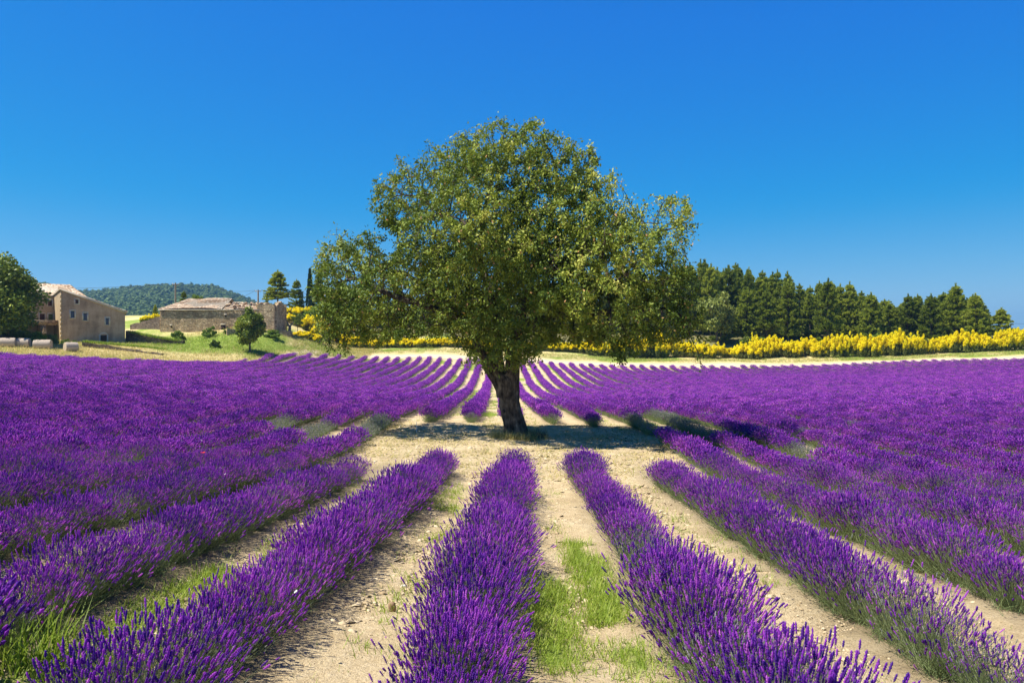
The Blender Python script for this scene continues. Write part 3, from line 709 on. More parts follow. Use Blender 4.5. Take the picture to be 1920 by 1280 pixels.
sc_ = .46 / rad[1]; rad2 = np.minimum(rad * sc_, .40 + 0 * rad); rad2 = np.maximum(rad * (1 + (sc_ - 1) * np.clip(rad / rad[1] * 1.3, 0, 1)), .0085)
rad2 = np.minimum(rad2, .17); rad2 = np.where(rad2 < .2, rad2 * .8, rad2); rad2 = np.maximum(rad2, .0085)
tree = empty('walnut_tree', (TX0, TD, TZ0))
tag(tree, 'large spreading green tree with thick dark trunk standing alone in the lavender field', 'tree')
# branches: chains from every fork
br = MB(); kids = [[] for _ in range(nn)]
for i in range(nn):
    if NPAR[i] >= 0: kids[NPAR[i]].append(i)
starts = [0]; done = 0
stack = [(0, None)]
while stack:
    i, pre = stack.pop(); ch = [i] if pre is None else [pre, i]
    while kids[i]:
        ks = sorted(kids[i], key=lambda q: -rad[q])
        for q in ks[1:]: stack.append((q, i))
        i = ks[0]; ch.append(i)
    rr = rad2[ch].copy()
    if len(ch) > 1 and pre is not None: rr[0] = min(rr[0], rr[1] * 1.25)
    n = 10 if rr.max() > .12 else (6 if rr.max() > .04 else 3)
    if len(ch) > 1:
        P_ = NP[ch].copy()
        if len(ch) > 3: P_[1:-1] = P_[1:-1] * .5 + (P_[:-2] + P_[2:]) * .25
        if pre is None or min(ch[1:3]) <= fork: continue_trunk = True
        br.tube(P_, rr, n, 0, .5, .12 if n > 5 else 0)
bo = br.build('branches', [M['bark'], M['twig']], tree, smooth=True)
# trunk: one gnarled skin from the flared foot to the three forks
def gnarly(pts, radii, seg=34, dz=.055, seed=0, flare=True):
    pts = np.array(pts); radii = np.array(radii, float)
    L = np.r_[0, np.cumsum(np.linalg.norm(np.diff(pts, axis=0), axis=1))]; t = np.arange(0, L[-1], dz)
    P_ = np.stack([np.interp(t, L, pts[:, k]) for k in range(3)], -1); r_ = np.interp(t, L, radii)
    th = np.linspace(0, 2 * np.pi, seg, endpoint=False); TT, A_ = np.meshgrid(t, th, indexing='ij')
    cx, sy = np.cos(A_), np.sin(A_)
    ridg = 1 - np.abs(fbm(cx * 3.2 + seed, sy * 3.2, TT * .55, seed=5 + seed, o=4)) * 2
    lump = fbm(cx * 1.3 + seed, sy * 1.3, TT * 1.5, seed=9 + seed, o=3)
    fine = fbm(cx * 9, sy * 9, TT * 3.2, seed=15 + seed, o=3)
    rr = r_[:, None] * (1 + .20 * lump + .10 * (ridg - .4) + .07 * fine)
    if flare: rr *= 1 + .28 * np.exp(-TT / .22) * (1 + .5 * np.cos(A_ * 5 + 1.3))
    V = np.stack([P_[:, 0:1] + rr * cx, P_[:, 1:2] + rr * sy, np.repeat(P_[:, 2:3], seg, 1)], -1)
    i = np.arange(len(t) - 1)[:, None] * seg; j = np.arange(seg)[None]; k2 = (j + 1) % seg
    return V.reshape(-1, 3), np.stack([i + j, i + k2, i + seg + k2, i + seg + j], -1).reshape(-1, 4)
tk = MB()
tk.add(*gnarly([tp(967, 832), tp(966, 800), tp(960, 770), tp(953, 735), tp(948, 712), tp(946, 700)], [.40, .375, .35, .35, .36, .26], 60, .03, 0))
tk.add(*gnarly([tp(948, 752), tp(931, 718, -.02), tp(914, 694, -.05), tp(902, 662, -.2), tp(892, 640, -.35)], [.17, .15, .13, .10, .08], 30, .04, 3, False))
tk.add(*gnarly([tp(945, 745), tp(938, 705, .08), tp(934, 680, .1), tp(932, 640, .15), tp(928, 600, .15)], [.24, .22, .18, .16, .14], 30, .04, 6, False))
tk.add(*gnarly([tp(957, 760), tp(959, 715, -.05), tp(961, 690, -.05), tp(966, 640, .0), tp(975, 600, .0)], [.33, .29, .27, .24, .18], 40, .04, 8, False))
for (kx, ky, kr) in ((972, 722, .10), (971, 752, .085), (958, 700, .06), (950, 770, .06), (968, 735, .06)):       # burrs
    c0 = tp(kx - 6, ky, -.27); u, v = np.meshgrid(np.linspace(0, np.pi, 7), np.linspace(0, 2 * np.pi, 11)[:-1], indexing='ij')
    V = c0 + kr * np.stack([np.sin(u) * np.cos(v), np.sin(u) * np.sin(v), 1.3 * np.cos(u)], -1) * (1 + .3 * fbm(u * 2, v * 2, kx, seed=2))[..., None]
    i = np.arange(6)[:, None] * 10; j = np.arange(10)[None]; k2 = (j + 1) % 10
    tk.add(V.reshape(-1, 3), np.stack([i + j, i + 10 + j, i + 10 + k2, i + k2], -1).reshape(-1, 4))
tk.build('trunk', [M['bark']], tree, smooth=True)
# leaves in sprays along the outer twigs
lf = MB(); tipn = np.where(rad < .0105 * 2.3)[0]
tipn = tipn[NP[tipn, 2] > 2.1]
dens = np.where(rad[tipn] <= .0106, 30, 13)
patch = fbm(NP[tipn, 0] * .8, NP[tipn, 1] * .8, NP[tipn, 2] * .8, seed=91)
dens = (dens * np.clip(1.05 + patch * 1.9, .15, 2.0) * np.clip(1.0 + 2.2 * fbm(NP[tipn, 0] * 2.6, NP[tipn, 1] * 2.6, NP[tipn, 2] * 2.6, seed=92, o=2), .1, 2.2)).astype(int)
own = np.repeat(tipn, dens); n = len(own)
D0 = unit(NP[own] - NP[np.maximum(NPAR[own], 0)])
pos = NP[own] + D0 * g.uniform(-.12, .22, n)[:, None] + g.normal(0, .072, (n, 3)); pos[:, 2] -= .03
D = unit(D0 * .5 + rand_dirs(n, g) * .9 + np.array([0, 0, -.35]))
nrm = unit(rand_dirs(n, g) + np.array([-.25, -.1, 1.0])); X = unit(np.cross(D, nrm)); Y = np.cross(X, D)
ln = g.uniform(.085, .15, n); wd = ln * g.uniform(.42, .55, n)
LEAF = np.array([(0, 0, 0), (.5, .12, .45), (0, 0, 1), (-.5, .12, .45)], float); LFF = np.array([(0, 1, 2), (0, 2, 3)])
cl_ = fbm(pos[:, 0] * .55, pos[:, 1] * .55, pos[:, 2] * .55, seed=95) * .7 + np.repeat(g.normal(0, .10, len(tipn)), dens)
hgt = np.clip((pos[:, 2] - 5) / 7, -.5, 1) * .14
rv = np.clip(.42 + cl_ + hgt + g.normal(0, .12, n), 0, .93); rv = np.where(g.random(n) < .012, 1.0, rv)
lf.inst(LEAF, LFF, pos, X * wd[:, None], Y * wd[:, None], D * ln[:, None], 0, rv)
cr = lf.build('crown', [M['leaf']], tree); cr['kind'] = 'stuff'
print('leaves', n)
# dry grass and suckers round the foot
fb = MB(); a_ = g.random(150) * 2 * np.pi; r_ = g.uniform(.42, .95, 150); x = TX0 + r_ * np.cos(a_) + .25 * (g.random(150) < .3); y = TD - .25 + r_ * np.sin(a_)
tufts(fb, on_ground(x, y), 12, .34, .012, .09, 0, .45, g)
tag(fb.build('dry_grass_tuft', [M['drygrass']]), 'dry grass and withered shoots round the foot of the big tree', kind='stuff')
fb = MB(); n = 45; a_ = g.uniform(-1.6, .4, n)
tufts(fb, on_ground(TX0 + .75 + g.normal(0, .22, n), TD - .45 + g.normal(0, .2, n)), 6, .45, .012, .06, 0, .35, g)
tag(fb.build('dead_shoots', [M['twig']]), 'dead brown shoots at the right of the tree foot', kind='stuff')
sx, sy_ = (781 - 960) * 29.5 / FPX, 29.5; sk = MB(); sk.tube([(0, 0, -.05), (.01, 0, .22), (0, .01, .40)], [.012, .011, .009], 6, cap=True)
o = sk.build('stake', [M['white']]); o.location = (sx, sy_, gz(sx, sy_)); tag(o, 'thin pale stake stuck in the shaded soil left of the trunk', 'stake')

# ------------------------------------------------------------------ other vegetation (unit-height models, scaled when placed)
def leaf_cloud(mb, C, Rr, n, size, mi, g, asp=.5, shell=.45, up=.6, rb=.45, rs=.2):
    """leaf-sized faces spread through ellipsoids C with radii Rr"""
    vol = (Rr[:, 0] * Rr[:, 1] * Rr[:, 2]) ** .67; pr = vol / vol.sum(); w = g.choice(len(C), n, p=pr)
    d = rand_dirs(n, g); r = g.random(n) ** shell; p = C[w] + d * r[:, None] * Rr[w]
    D = unit(rand_dirs(n, g) + d * .4); nr = unit(rand_dirs(n, g) + d * .5 + np.array([0, 0, up])); X = unit(np.cross(D, nr)); Y = np.cross(X, D)
    s = size * g.uniform(.6, 1.3, n)
    rv = np.clip(rb + np.repeat(g.normal(0, .12, len(C))[:, None], 1, 1)[w, 0] + g.normal(0, rs * .6, n), 0, 1)
    mb.inst(LEAF, LFF, p - D * s[:, None] * .5, X * (s * asp * 1.6)[:, None], Y * (s * asp)[:, None], D * s[:, None], mi, rv)
def broad(seed, n, leafmat, shape=1.0, size=.05, squash=1.0, trunk=True, clumps=46, zb=.18, con=0.0):
    """round tree of unit height: returns (crown mesh, trunk mesh)"""
    g = np.random.default_rng(seed); cm = MB(); tm = MB()
    z0 = zb if trunk else .02
    C = []; Rr = []
    for i in range(clumps):
        d = rand_dirs(1, g)[0]; q = g.random() ** .4; z = (.5 + z0 / 2 + d[2] * q * (.5 - z0 / 2) * .82) if trunk else .12 + .72 * abs(d[2]) * q
        f = (1 - con * (z - z0) / (1 - z0)); c = np.array([d[0] * q * .30 * shape * f, d[1] * q * .30 * shape * f, z]); C.append(c)
        rr = g.uniform(.09, .15) * (1 - .4 * con * z); Rr.append([rr * shape ** .5, rr * shape ** .5, rr * squash * .85])
    leaf_cloud(cm, np.array(C), np.array(Rr), n, size, 0, g)
    if trunk:
        tm.tube([(0, 0, -.03), (.01, 0, .1), (0, .01, .3), (.01, 0, .6)], [.032, .024, .018, .006], 8)
        for i in range(14):
            c = C[g.integers(len(C))]; z = g.uniform(.16, .5); tm.tube([(0, 0, z), c * .5 + np.array([0, 0, z * .5 + .01]), c], [.012, .008, .003], 5)
    else:
        for i in range(9):
            c = C[g.integers(len(C))]; tm.tube([(g.normal(0, .03), g.normal(0, .03), -.02), c * .6, c], [.012, .009, .003], 5)
    return cm.mesh('crown', [leafmat]), tm.mesh('trunk', [M['twig']])
def pine(seed, n=230, w=.20, ragged=.3):  # unit height
    g = np.random.default_rng(seed); cm = MB(); tm = MB(); pos = []; dr = []
    lean = g.normal(0, .015, 2)
    tm.tube([(0, 0, -.03), (lean[0] * .5, lean[1] * .5, .5), (lean[0], lean[1], .99)], [.022, .013, .003], 7)
    lev = np.sort(g.random(34)) ** .95 * .90 + .05
    for z in lev:
        nb = g.integers(6, 10)
        prof = w * (np.clip((1 - z) / .74, 0, 1) ** .64) * (1 if z > .20 else .8 + .2 * z / .20)
        for b_ in range(nb):
            a = g.random() * 2 * np.pi; L = prof * g.uniform(1 - ragged, 1.12); dz = L * g.uniform(-.05, .35)
            P0 = np.array([lean[0] * z, lean[1] * z, z]); e = P0 + np.array([np.cos(a) * L, np.sin(a) * L, dz])
            tm.tube([P0, (P0 + e) / 2 + [0, 0, -.006], e], [.0055, .004, .002], 3)
            m_ = max(3, int(L / .016))
            for t in np.linspace(.30, 1.0, m_):
                pos.append(P0 + (e - P0) * t + g.normal(0, .008, 3) * (1 if t < .9 else .4)); dr.append(unit(e - P0) + np.array([0, 0, .55]))
    for z in np.linspace(.88, 1.0, 9): pos.append(np.array([lean[0] * z, lean[1] * z, z])); dr.append(np.array([0, 0, 1.0]))
    pos = np.array(pos); dr = unit(np.array(dr)); k = 9; n = len(pos) * k
    p = np.repeat(pos, k, 0) + g.normal(0, .004, (n, 3)); D = unit(np.repeat(dr, k, 0) + rand_dirs(n, g) * .85)
    X, Y, Z = frames(D, g); s = g.uniform(.026, .046, n); rv = np.clip(np.repeat(g.normal(.42, .16, len(pos)), k) + g.normal(0, .1, n), 0, 1)
    T = np.array([(-.5, 0, 0), (.5, 0, 0), (0, 0, 1)], float)
    cm.inst(T, np.array([(0, 1, 2)]), p, X * (s * .5)[:, None], Y * s[:, None], Z * s[:, None], 0, rv)
    return cm.mesh('crown', [M['pine']]), tm.mesh('trunk', [M['twig']])
def place_tree(name, pair, x, y, h, label, cat, group=None, wx=1.0, rz=None, parts=('crown', 'trunk'), sink=0.0):
    o = empty(name, (x, y, gz(x, y) - sink), RNG.uniform(0, 6.28) if rz is None else rz); o.scale = (h * wx, h * wx, h)
    tag(o, label, cat, group)
    for nm, me in zip(parts, pair): link(nm, me, o)
    return o
def at(px, py_top, d):
    x = (px - 960) * d / FPX; z = gz(x, d); return x, d, (640 - py_top) * d / FPX - z
PINES = [pine(400 + i, w=(.25, .28, .24, .31, .27, .22)[i], ragged=(.3, .35, .25, .4, .3, .45)[i]) for i in range(6)]
# the wood behind the broom: named edge trees first, the mass behind them after
EDGE = [(1352,548,161,3,'dark pine behind the pale leafy tree at the near end of the wood'),(1400,540,162,1,'wide dark pine with low layered boughs next right of the pale leafy tree'),
 (1437,545,160,3,'broad dark pine with light boughs low on its front side'),(1478,528,164,1,'tall full pine left of the dip in the line of treetops'),
 (1552,524,158,3,'broad very dark pine standing forward with light lower boughs, mid wood'),(1592,530,166,0,'slender pine with a thin pointed tip beside the broad dark one'),
 (1632,549,160,1,'rounded pine right of the broad dark one, over bright green bushes'),(1668,570,162,2,'small pine in the low gap of the treetops'),(1700,553,163,0,'twin topped pine just right of the low gap'),
 (1745,552,160,1,'rounded pine left of the highest treetop near the end of the wood'),(1792,533,162,3,'highest pine near the right end of the wood with a narrow crest'),(1830,551,158,1,'dark pine between the crested one and the last one'),
 (1876,578,157,3,'last small dark pine at the right end of the wood')]
for i, (px, pt, d, v, lab) in enumerate(EDGE):
    x, y, h = at(px, pt, d); place_tree('pine_tree', PINES[v], x, y, h, lab, 'pine tree', 'pines of the wood', wx=min(1.5, 9.5 / h) * (1.0 if px < 1860 else .95))
TOP = np.array([(590,560),(640,520),(700,545),(800,540),(900,540),(1000,530),(1100,520),(1200,505),(1300,500),(1330,484),(1362,502),(1400,503),(1430,515),(1465,512),(1500,535),(1550,532),(1600,540),(1640,560),(1690,565),(1740,560),(1790,545),(1835,560),(1868,592)])
for j, (d, stp, lo) in enumerate(((169, 19, 0), (180, 22, -3), (194, 27, -6))):
    px = 640 + 9 * j
    while px < 1850:
        pt = np.interp(px, TOP[:, 0], TOP[:, 1]) + RNG.uniform(-12, 13) + (5 if j == 0 else 0)
        x, y, h = at(px, pt, d + RNG.uniform(-3, 3))
        if px > 1240 or j < 1:
            place_tree('pine_tree', PINES[RNG.integers(0, 6)], x, y, max(h, 4), f'pine in the {("second", "third", "rearmost")[j]} rank of the wood behind the {mark(px)}', 'pine tree', 'pines inside the wood', wx=RNG.uniform(.8, 1.05) * min(1.4, 10 / max(h, 4)))
        px += stp * RNG.uniform(.8, 1.2)
# left group of trees
for px, pt, d, v, wx, lab in ((521,507,152,3,1.15,'tall round topped dark pine behind the right end of the ruin'),(557,524,158,1,.85,'lighter open pine between the tall dark pine and the cypress'),
    (597,510,160,0,.8,'pine just right of the cypress'),(500,556,154,3,.8,'low dark pine at the foot of the tall one'),(622,545,158,1,.9,'pine half hidden by the left edge of the big tree'),
    (291,571,150,2,.9,'small dark conifer in the gap between the farmhouse and the ruin'),(345,546,142,1,.8,'dark treetop showing above the roof of the ruin, beside the pole')):
    x, y, h = at(px, pt, d); place_tree('pine_tree', PINES[v], x, y, h, lab, 'pine tree', 'pines by the ruin', wx=wx)
def cypress(seed):
    g = np.random.default_rng(seed); cm = MB(); tm = MB(); n = 5200; z = g.random(n) ** .8; r = .10 * np.minimum(1, z / .12) ** .5 * (1 - z) ** .75 + .006
    a = g.random(n) * 6.283; q = g.random(n) ** .3; p = np.c_[np.cos(a) * r * q, np.sin(a) * r * q, z * .97 + .01]
    D = unit(np.c_[np.cos(a) * .35, np.sin(a) * .35, np.ones(n)] + rand_dirs(n, g) * .35); X, Y, Z = frames(D, g); s = g.uniform(.02, .04, n)
    cm.inst(LEAF, LFF, p, X * (s * .4)[:, None], Y * (s * .4)[:, None], Z * s[:, None], 0, np.clip(g.normal(.5, .2, n), 0, 1)); tm.tube([(0, 0, -.03), (0, 0, .9)], [.015, .003], 6)
    return cm.mesh('crown', [M['cypress']]), tm.mesh('trunk', [M['twig']])
x, y, h = at(581, 503, 155); place_tree('cypress_tree', cypress(3), x, y, h, 'narrow dark cypress rising to a sharp point behind the yellow broom', 'cypress', wx=.95)
B_BIG = broad(21, 30000, M['broadleaf'], 1.35, .032, 1.1, True, 100, .06); B_DARK = broad(22, 9000, M['broadleaf'], 1.25, .05, 1.1, True, 46, .08, .35); B_PALE = broad(23, 6500, M['paleleaf'], 1.1, .055, 1.0, True, 34)
B_SHRUB = [broad(24 + i, 3200, M['broadleaf'], 2.0, .085, 1.3, False, 24) for i in range(2)]; B_BRIGHT = [broad(30 + i, 3000, M['brightleaf'], 2.0, .085, 1.3, False, 22) for i in range(2)]
B_PSHRUB = broad(33, 2600, M['paleleaf'], 1.9, .09, 1.2, False, 22); B_TOPIARY = broad(34, 3600, M['broadleaf'], 1.5, .06, .7, True, 26)
x, y, h = at(-2, 478, 101); place_tree('leafy_tree', B_BIG, x, y, h, 'big round leafy tree in front of the farmhouse, sunlit on top and dark below', 'tree', wx=1.02, rz=.4)
x, y, h = at(-70, 500, 104); place_tree('leafy_tree', B_BIG, x, y, h, 'leafy tree behind the big round one at the farmhouse', 'tree', rz=2.0)
x, y, h = at(468, 570, 112); place_tree('leafy_tree', B_DARK, x, y, h, 'small round dark green tree standing in the dry grass before the ruin', 'tree', wx=.86, rz=1.0)
x, y, h = at(1345, 535, 156); place_tree('leafy_tree', B_PALE, x, y, h, 'pale green leafy tree at the near edge of the pine wood', 'tree', wx=.75)
x, y, h = at(1010, 560, 158); place_tree('leafy_tree', B_PALE, x, y, h, 'pale leafy tree behind the big tree, hardly seen', 'tree', wx=.75)
x, y, h = at(370, 545, 140); place_tree('leafy_tree', broad(35, 2500, M['brightleaf'], 1.3, .06, 1, True, 20), x, y, h, 'yellow green treetop showing above the ruin roof', 'tree', wx=.6)
x, y, h = at(558, 588, 139); place_tree('leafy_tree', B_TOPIARY, x, y, max(h, 3.6), 'small umbrella shaped tree in front of the yellow broom', 'tree', wx=.62)
for px, pt, d, pair, wx, nm, lab in ((100,622,106,B_PSHRUB,.85,'shrub','grey green pale flowering shrub at the corner of the farmhouse'),(70,612,104,B_BRIGHT[0],.8,'shrub','bright green bush under the terrace of the farmhouse'),
    (123,632,108,B_BRIGHT[1],1.0,'shrub','yellow green bush at the foot of the farmhouse wall'),(162,634,110,B_BRIGHT[0],.9,'shrub','small yellow green bush left of the arched cellar door'),(139,635,109,B_BRIGHT[0],.8,'shrub','low green bush between the two yellow green ones'),
    (393,606,121,B_BRIGHT[1],.8,'shrub','bright green bush growing against the middle of the ruin'),(334,612,121,B_BRIGHT[0],.8,'shrub','low green bush against the left part of the ruin'),(425,611,122,B_BRIGHT[1],.9,'shrub','pale green bush left behind the small round tree'),
    (510,612,122,B_BRIGHT[0],1.0,'shrub','green bush at the right corner of the ruin'),(532,598,135,B_SHRUB[0],.8,'shrub','dark bush in the shade beside the ruin'),(570,620,137,B_SHRUB[1],.9,'shrub','dark bush under the umbrella shaped tree'),
    (598,560,151,B_BRIGHT[0],1.1,'shrub','large light green bush left of the big tree crown'),(640,570,156,B_SHRUB[0],1.2,'shrub','green bush behind the left drooping branches'),
    (1405,624,153,B_SHRUB[1],1.0,'shrub','green bush between wood and broom, nearest the pale tree'),(1420,620,154,B_BRIGHT[0],.9,'shrub','bright green bush at the foot of the wide dark pine'),
    (1655,612,152,B_BRIGHT[0],1.0,'shrub','bright green bush rising over the broom in the middle of the wood edge'),(1690,612,153,B_BRIGHT[1],1.0,'shrub','bright green bush right of the other one over the broom'),
    (1715,624,150,B_PSHRUB,1.1,'shrub','pale grey bush sticking out of the broom'),(1865,634,150,B_SHRUB[0],1.0,'shrub','dark bush under the last pine'),
    (405,634,113,B_SHRUB[0],1.0,'shrub','low dark bush in the grass left of the small round tree'),(500,656,106,B_SHRUB[1],.8,'shrub','tiny dark bush in the dry grass right of the small round tree'),
    (30,645,100,B_SHRUB[0],1.2,'shrub','dark bush between the hay bales and the big leafy tree'),(5,606,104,B_SHRUB[1],1.4,'shrub','dark undergrowth below the big leafy tree'),(45,610,105,B_SHRUB[0],1.3,'shrub','dark bush right below the big leafy tree crown'),
    (640,615,155,B_SHRUB[0],1.2,'shrub','dark bush behind the left end of the broom hedge'),(690,612,156,B_SHRUB[1],1.3,'shrub','dark bush behind the broom left of the big tree'),(760,610,157,B_SHRUB[0],1.4,'shrub','broad dark bush between big tree and wood')):
    x, y, h = at(px, pt, d); h = np.clip(h, .45, 99) if px != 500 else .6; place_tree(nm, pair, x, y, h, lab, 'shrub', 'shrubs round the field', wx=wx)
# broom
def broom(seed):
    g = np.random.default_rng(seed); bm = MB(); gm_ = MB(); C = []; Rr = []
    for i in range(75):
        a = g.random() * 6.283; q = g.random() ** .5; C.append([np.cos(a) * q * .78, np.sin(a) * q * .45, .40 + .38 * (1 - q * q) + g.normal(0, .11)]); r = g.uniform(.06, .12); Rr.append([r, r, r * 1.5])
    C = np.array(C); Rr = np.array(Rr); leaf_cloud(bm, C, Rr, 5200, .06, 0, g, .9, .25, .9, .6)
    C2 = C * [1.0, 1.0, .42]; leaf_cloud(gm_, C2, Rr * [1.1, 1.1, 1.3], 2600, .10, 0, g, .25, .5, .2); leaf_cloud(gm_, C, Rr * .9, 700, .06, 0, g, .3, .5, .2)
    return bm.mesh('blossom', [M['broom']]), gm_.mesh('twigs', [M['broomgreen']])
BROOM = [broom(50 + i) for i in range(4)]
BT = np.array([(600,636),(640,632),(700,640),(760,642),(800,632),(850,640),(900,655),(980,650),(1050,642),(1120,640),(1200,640),(1260,634),(1300,640),(1345,652),(1400,650),(1450,636),(1480,645),(1530,640),(1580,636),(1620,634),(1700,632),(1760,636),(1830,624),(1860,634),(1900,624),(1960,620)])
px = 598
while px < 1965:
    pt = np.interp(px, BT[:, 0], BT[:, 1]) + RNG.uniform(-4, 7); d = 148.8 + RNG.uniform(-1.6, 1.6)
    x, y, h = at(px, pt - 3, d); h = max(h, 1.5) * 1.12
    place_tree('broom_shrub', BROOM[RNG.integers(0, 4)], x, y, h, f'yellow broom bush of the hedge, before the {mark(px)}' if px < 620 or px > 1240 else f'yellow broom bush of the hedge seen under the big tree, {"left" if px < 960 else "right"} of its trunk', 'broom shrub', 'broom bushes along the far side of the track', wx=RNG.uniform(.95, 1.3) * 3.0 / h * .8, rz=RNG.uniform(-.5, .5), parts=('blossom', 'twigs'))
    px += RNG.uniform(12, 25)
for px, pt, d, w_, lab in ((1412,628,152,1.0,'single yellow broom bush set back from the hedge, against the wood'),(557,577,150,1.5,'upper yellow broom bush behind the umbrella shaped tree'),(580,574,151,1.0,'upper yellow broom bush furthest back by the cypress'),(545,592,144,1.2,'yellow broom bush left behind the umbrella shaped tree'),
    (585,590,144,1.6,'yellow broom bush right behind the umbrella shaped tree'),(598,600,143,1.4,'yellow broom bush between umbrella shaped tree and the big crown'),(568,625,134,1.25,'low broad yellow broom bush in front, left end of the hedge'),(590,626,135,1.25,'second low broom bush in front, just left of the drooping branches'),
    (278,597,138,.9,'yellow broom bush left of the ruin, above the dry stone wall'),(291,597,139,.6,'smaller yellow broom bush next to the ruin corner'),(650,628,146,1.2,'yellow broom bush half hidden by the drooping left branches'),(536,586,148,.9,'small yellow broom bush at the ruin corner')):
    x, y, h = at(px, pt, d); h = max(h, 1.3); place_tree('broom_shrub', BROOM[RNG.integers(0, 4)], x, y, h, lab, 'broom shrub', 'single broom bushes', wx=w_ * 2.1 / h, parts=('blossom', 'twigs'))
# bare stump tree
sx, d = (543 - 960) * 131 / FPX, 131; st = MB(); st.tube([(0, 0, -.1), (0, 0, .8), (.05, 0, 1.5)], [.32, .26, .22], 8); st.tube([(0, 0, 1.3), (-.35, 0, 1.9), (-.5, 0, 2.3)], [.18, .12, .06], 7); st.tube([(.02, 0, 1.3), (.4, 0, 1.8), (.75, .1, 2.15)], [.18, .12, .06], 7)
o = empty('tree_stump', (sx, d, gz(sx, d))); tag(o, 'grey forked stump of a lopped tree left of the low yellow broom', 'stump'); st.build('trunk', [M['wood']], o, smooth=True)
# meadow grass
mg = MB(); g = np.random.default_rng(77)
n = 44000; x = g.uniform(-85, -24, n); y = y_edge(x) + .3 + 36 * g.random(n) ** 1.4; kp = (np.abs(x) / y < .74) & (y > y_edge(x)); x, y = x[kp], y[kp]
gn = fbm(x * .11, y * .11, seed=33); br_ = np.exp(-(((x + 48) / 14) ** 4 + ((y - 119) / 6) ** 4)); hy = np.exp(-(((x + 44) / 14) ** 4 + ((y - 104) / 5) ** 4))
isg = (.25 + gn * .8 + br_ * .35 - hy * .6 + g.normal(0, .3, len(x))) > .5
hg = .20 + .38 * g.random(len(x)) ** 2 + .12 * fbm(x * .5, y * .5, seed=34) - .10 * hy
tufts(mg, on_ground(x[isg], y[isg]), 4, hg[isg], .035, .15, 0, .5, g); tufts(mg, on_ground(x[~isg], y[~isg]), 4, hg[~isg], .03, .15, 1, .5, g)
n = 7000; x = g.uniform(-34, 105, n); y = y_edge(x) + 6.2 + 5.5 * g.random(n); isg = g.random(n) < .45
tufts(mg, on_ground(x[isg], y[isg]), 4, .38, .035, .2, 0, .55, g); tufts(mg, on_ground(x[~isg], y[~isg]), 4, .38, .03, .2, 1, .45, g)
tag(mg.build('meadow_grass', [M['grass'], M['drygrass']]), 'tall green and straw coloured grass beyond the lavender', kind='stuff')
# a poppy and white butterflies over the left rows
def small_at(px, py, d): return ((px - 960) * d / FPX, d, -(py - 640) * d / FPX)
pp = empty('poppy', small_at(381, 849, 14.2)); tag(pp, 'single red poppy among the purple rows on the left', 'poppy')
m1 = MB()
for k in range(4):
    a = k * 1.571; u_, v_ = np.array([math.cos(a), math.sin(a), .35]), np.array([-math.sin(a), math.cos(a), 0])
    m1.add([np.zeros(3), u_ * .03 - v_ * .03, u_ * .055, u_ * .03 + v_ * .03], [(0, 1, 2), (0, 2, 3)], 0, .5)
m1.build('petals', [M['redflower']], pp); m2 = MB(); m2.tube([(0, 0, .005), (.01, 0, -.2), (0, 0, -.45)], .004, 4); m2.build('stem', [M['stem']], pp)
for px, py, d, lab in ((422,889,12.3,'white butterfly on the third row left of the middle'),(378,826,16,'white butterfly on the purple field at the left, the farther of two'),(555,1110,5.6,'white butterfly on the row just left of the middle one'),(1464,766,30,'white butterfly far out on the right field')):
    bf = empty('butterfly', small_at(px, py, d), RNG.uniform(0, 6)); tag(bf, lab, 'butterfly', 'white butterflies on the lavender'); bf.rotation_euler[0] = .5
    for s_ in (-1, 1):
        w1 = MB(); w1.add([(0, .008, 0), (s_ * .006, .014, .007), (s_ * .015, .012, .011), (s_ * .014, .001, .01), (s_ * .01, -.009, .0075), (s_ * .006, -.014, .004), (0, -.006, 0)], [(0, 1, 2, 3), (0, 3, 4, 5), ], 0, .5); w1.add([(0, .008, 0), (s_ * .006, -.014, .004), (0, -.006, 0)], [(0, 1, 2)], 0, .5); w1.build('wing', [M['white']], bf)
    b1 = MB(); b1.tube([(0, -.014, 0), (0, 0, .001), (0, .014, .001)], [.0015, .003, .0015], 5); b1.build('abdomen', [M['twig']], bf)

# ------------------------------------------------------------------ farmhouse
def plaster(name, base, dark, light, scale=1.2, bs=.35):
    m, nt, b = newmat(name); n1 = noise(nt, scale * .5, 6, .6); n2 = noise(nt, scale * 5, 8, .7); n3 = noise(nt, scale * .9, 5, .6, stretch=(1.5, 1.5, .3))
    r = ramp(nt, [(.38, dark), (.5, base), (.64, light)]); f = math_(nt, 'ADD', math_(nt, 'MULTIPLY', n1.outputs[0], .4), math_(nt, 'ADD', math_(nt, 'MULTIPLY', n2.outputs[0], .3), math_(nt, 'MULTIPLY', n3.outputs[0], .3)))
    nt.links.new(f, r.inputs[0]); nt.links.new(r.outputs[0], b.inputs['Base Color']); b.inputs['Roughness'].default_value = .95; bump(nt, b, n2.outputs[0], bs, .05); return m
M['plaster'] = plaster('grey_ochre_plaster', (.44, .31, .20), (.24, .165, .11), (.60, .45, .31))
M['ochre'] = plaster('ochre_plaster', (.46, .35, .21), (.34, .25, .15), (.56, .45, .29))
M['trim'] = plaster('pale_stone_trim', (.60, .54, .42), (.45, .38, .28), (.70, .64, .52), 3)
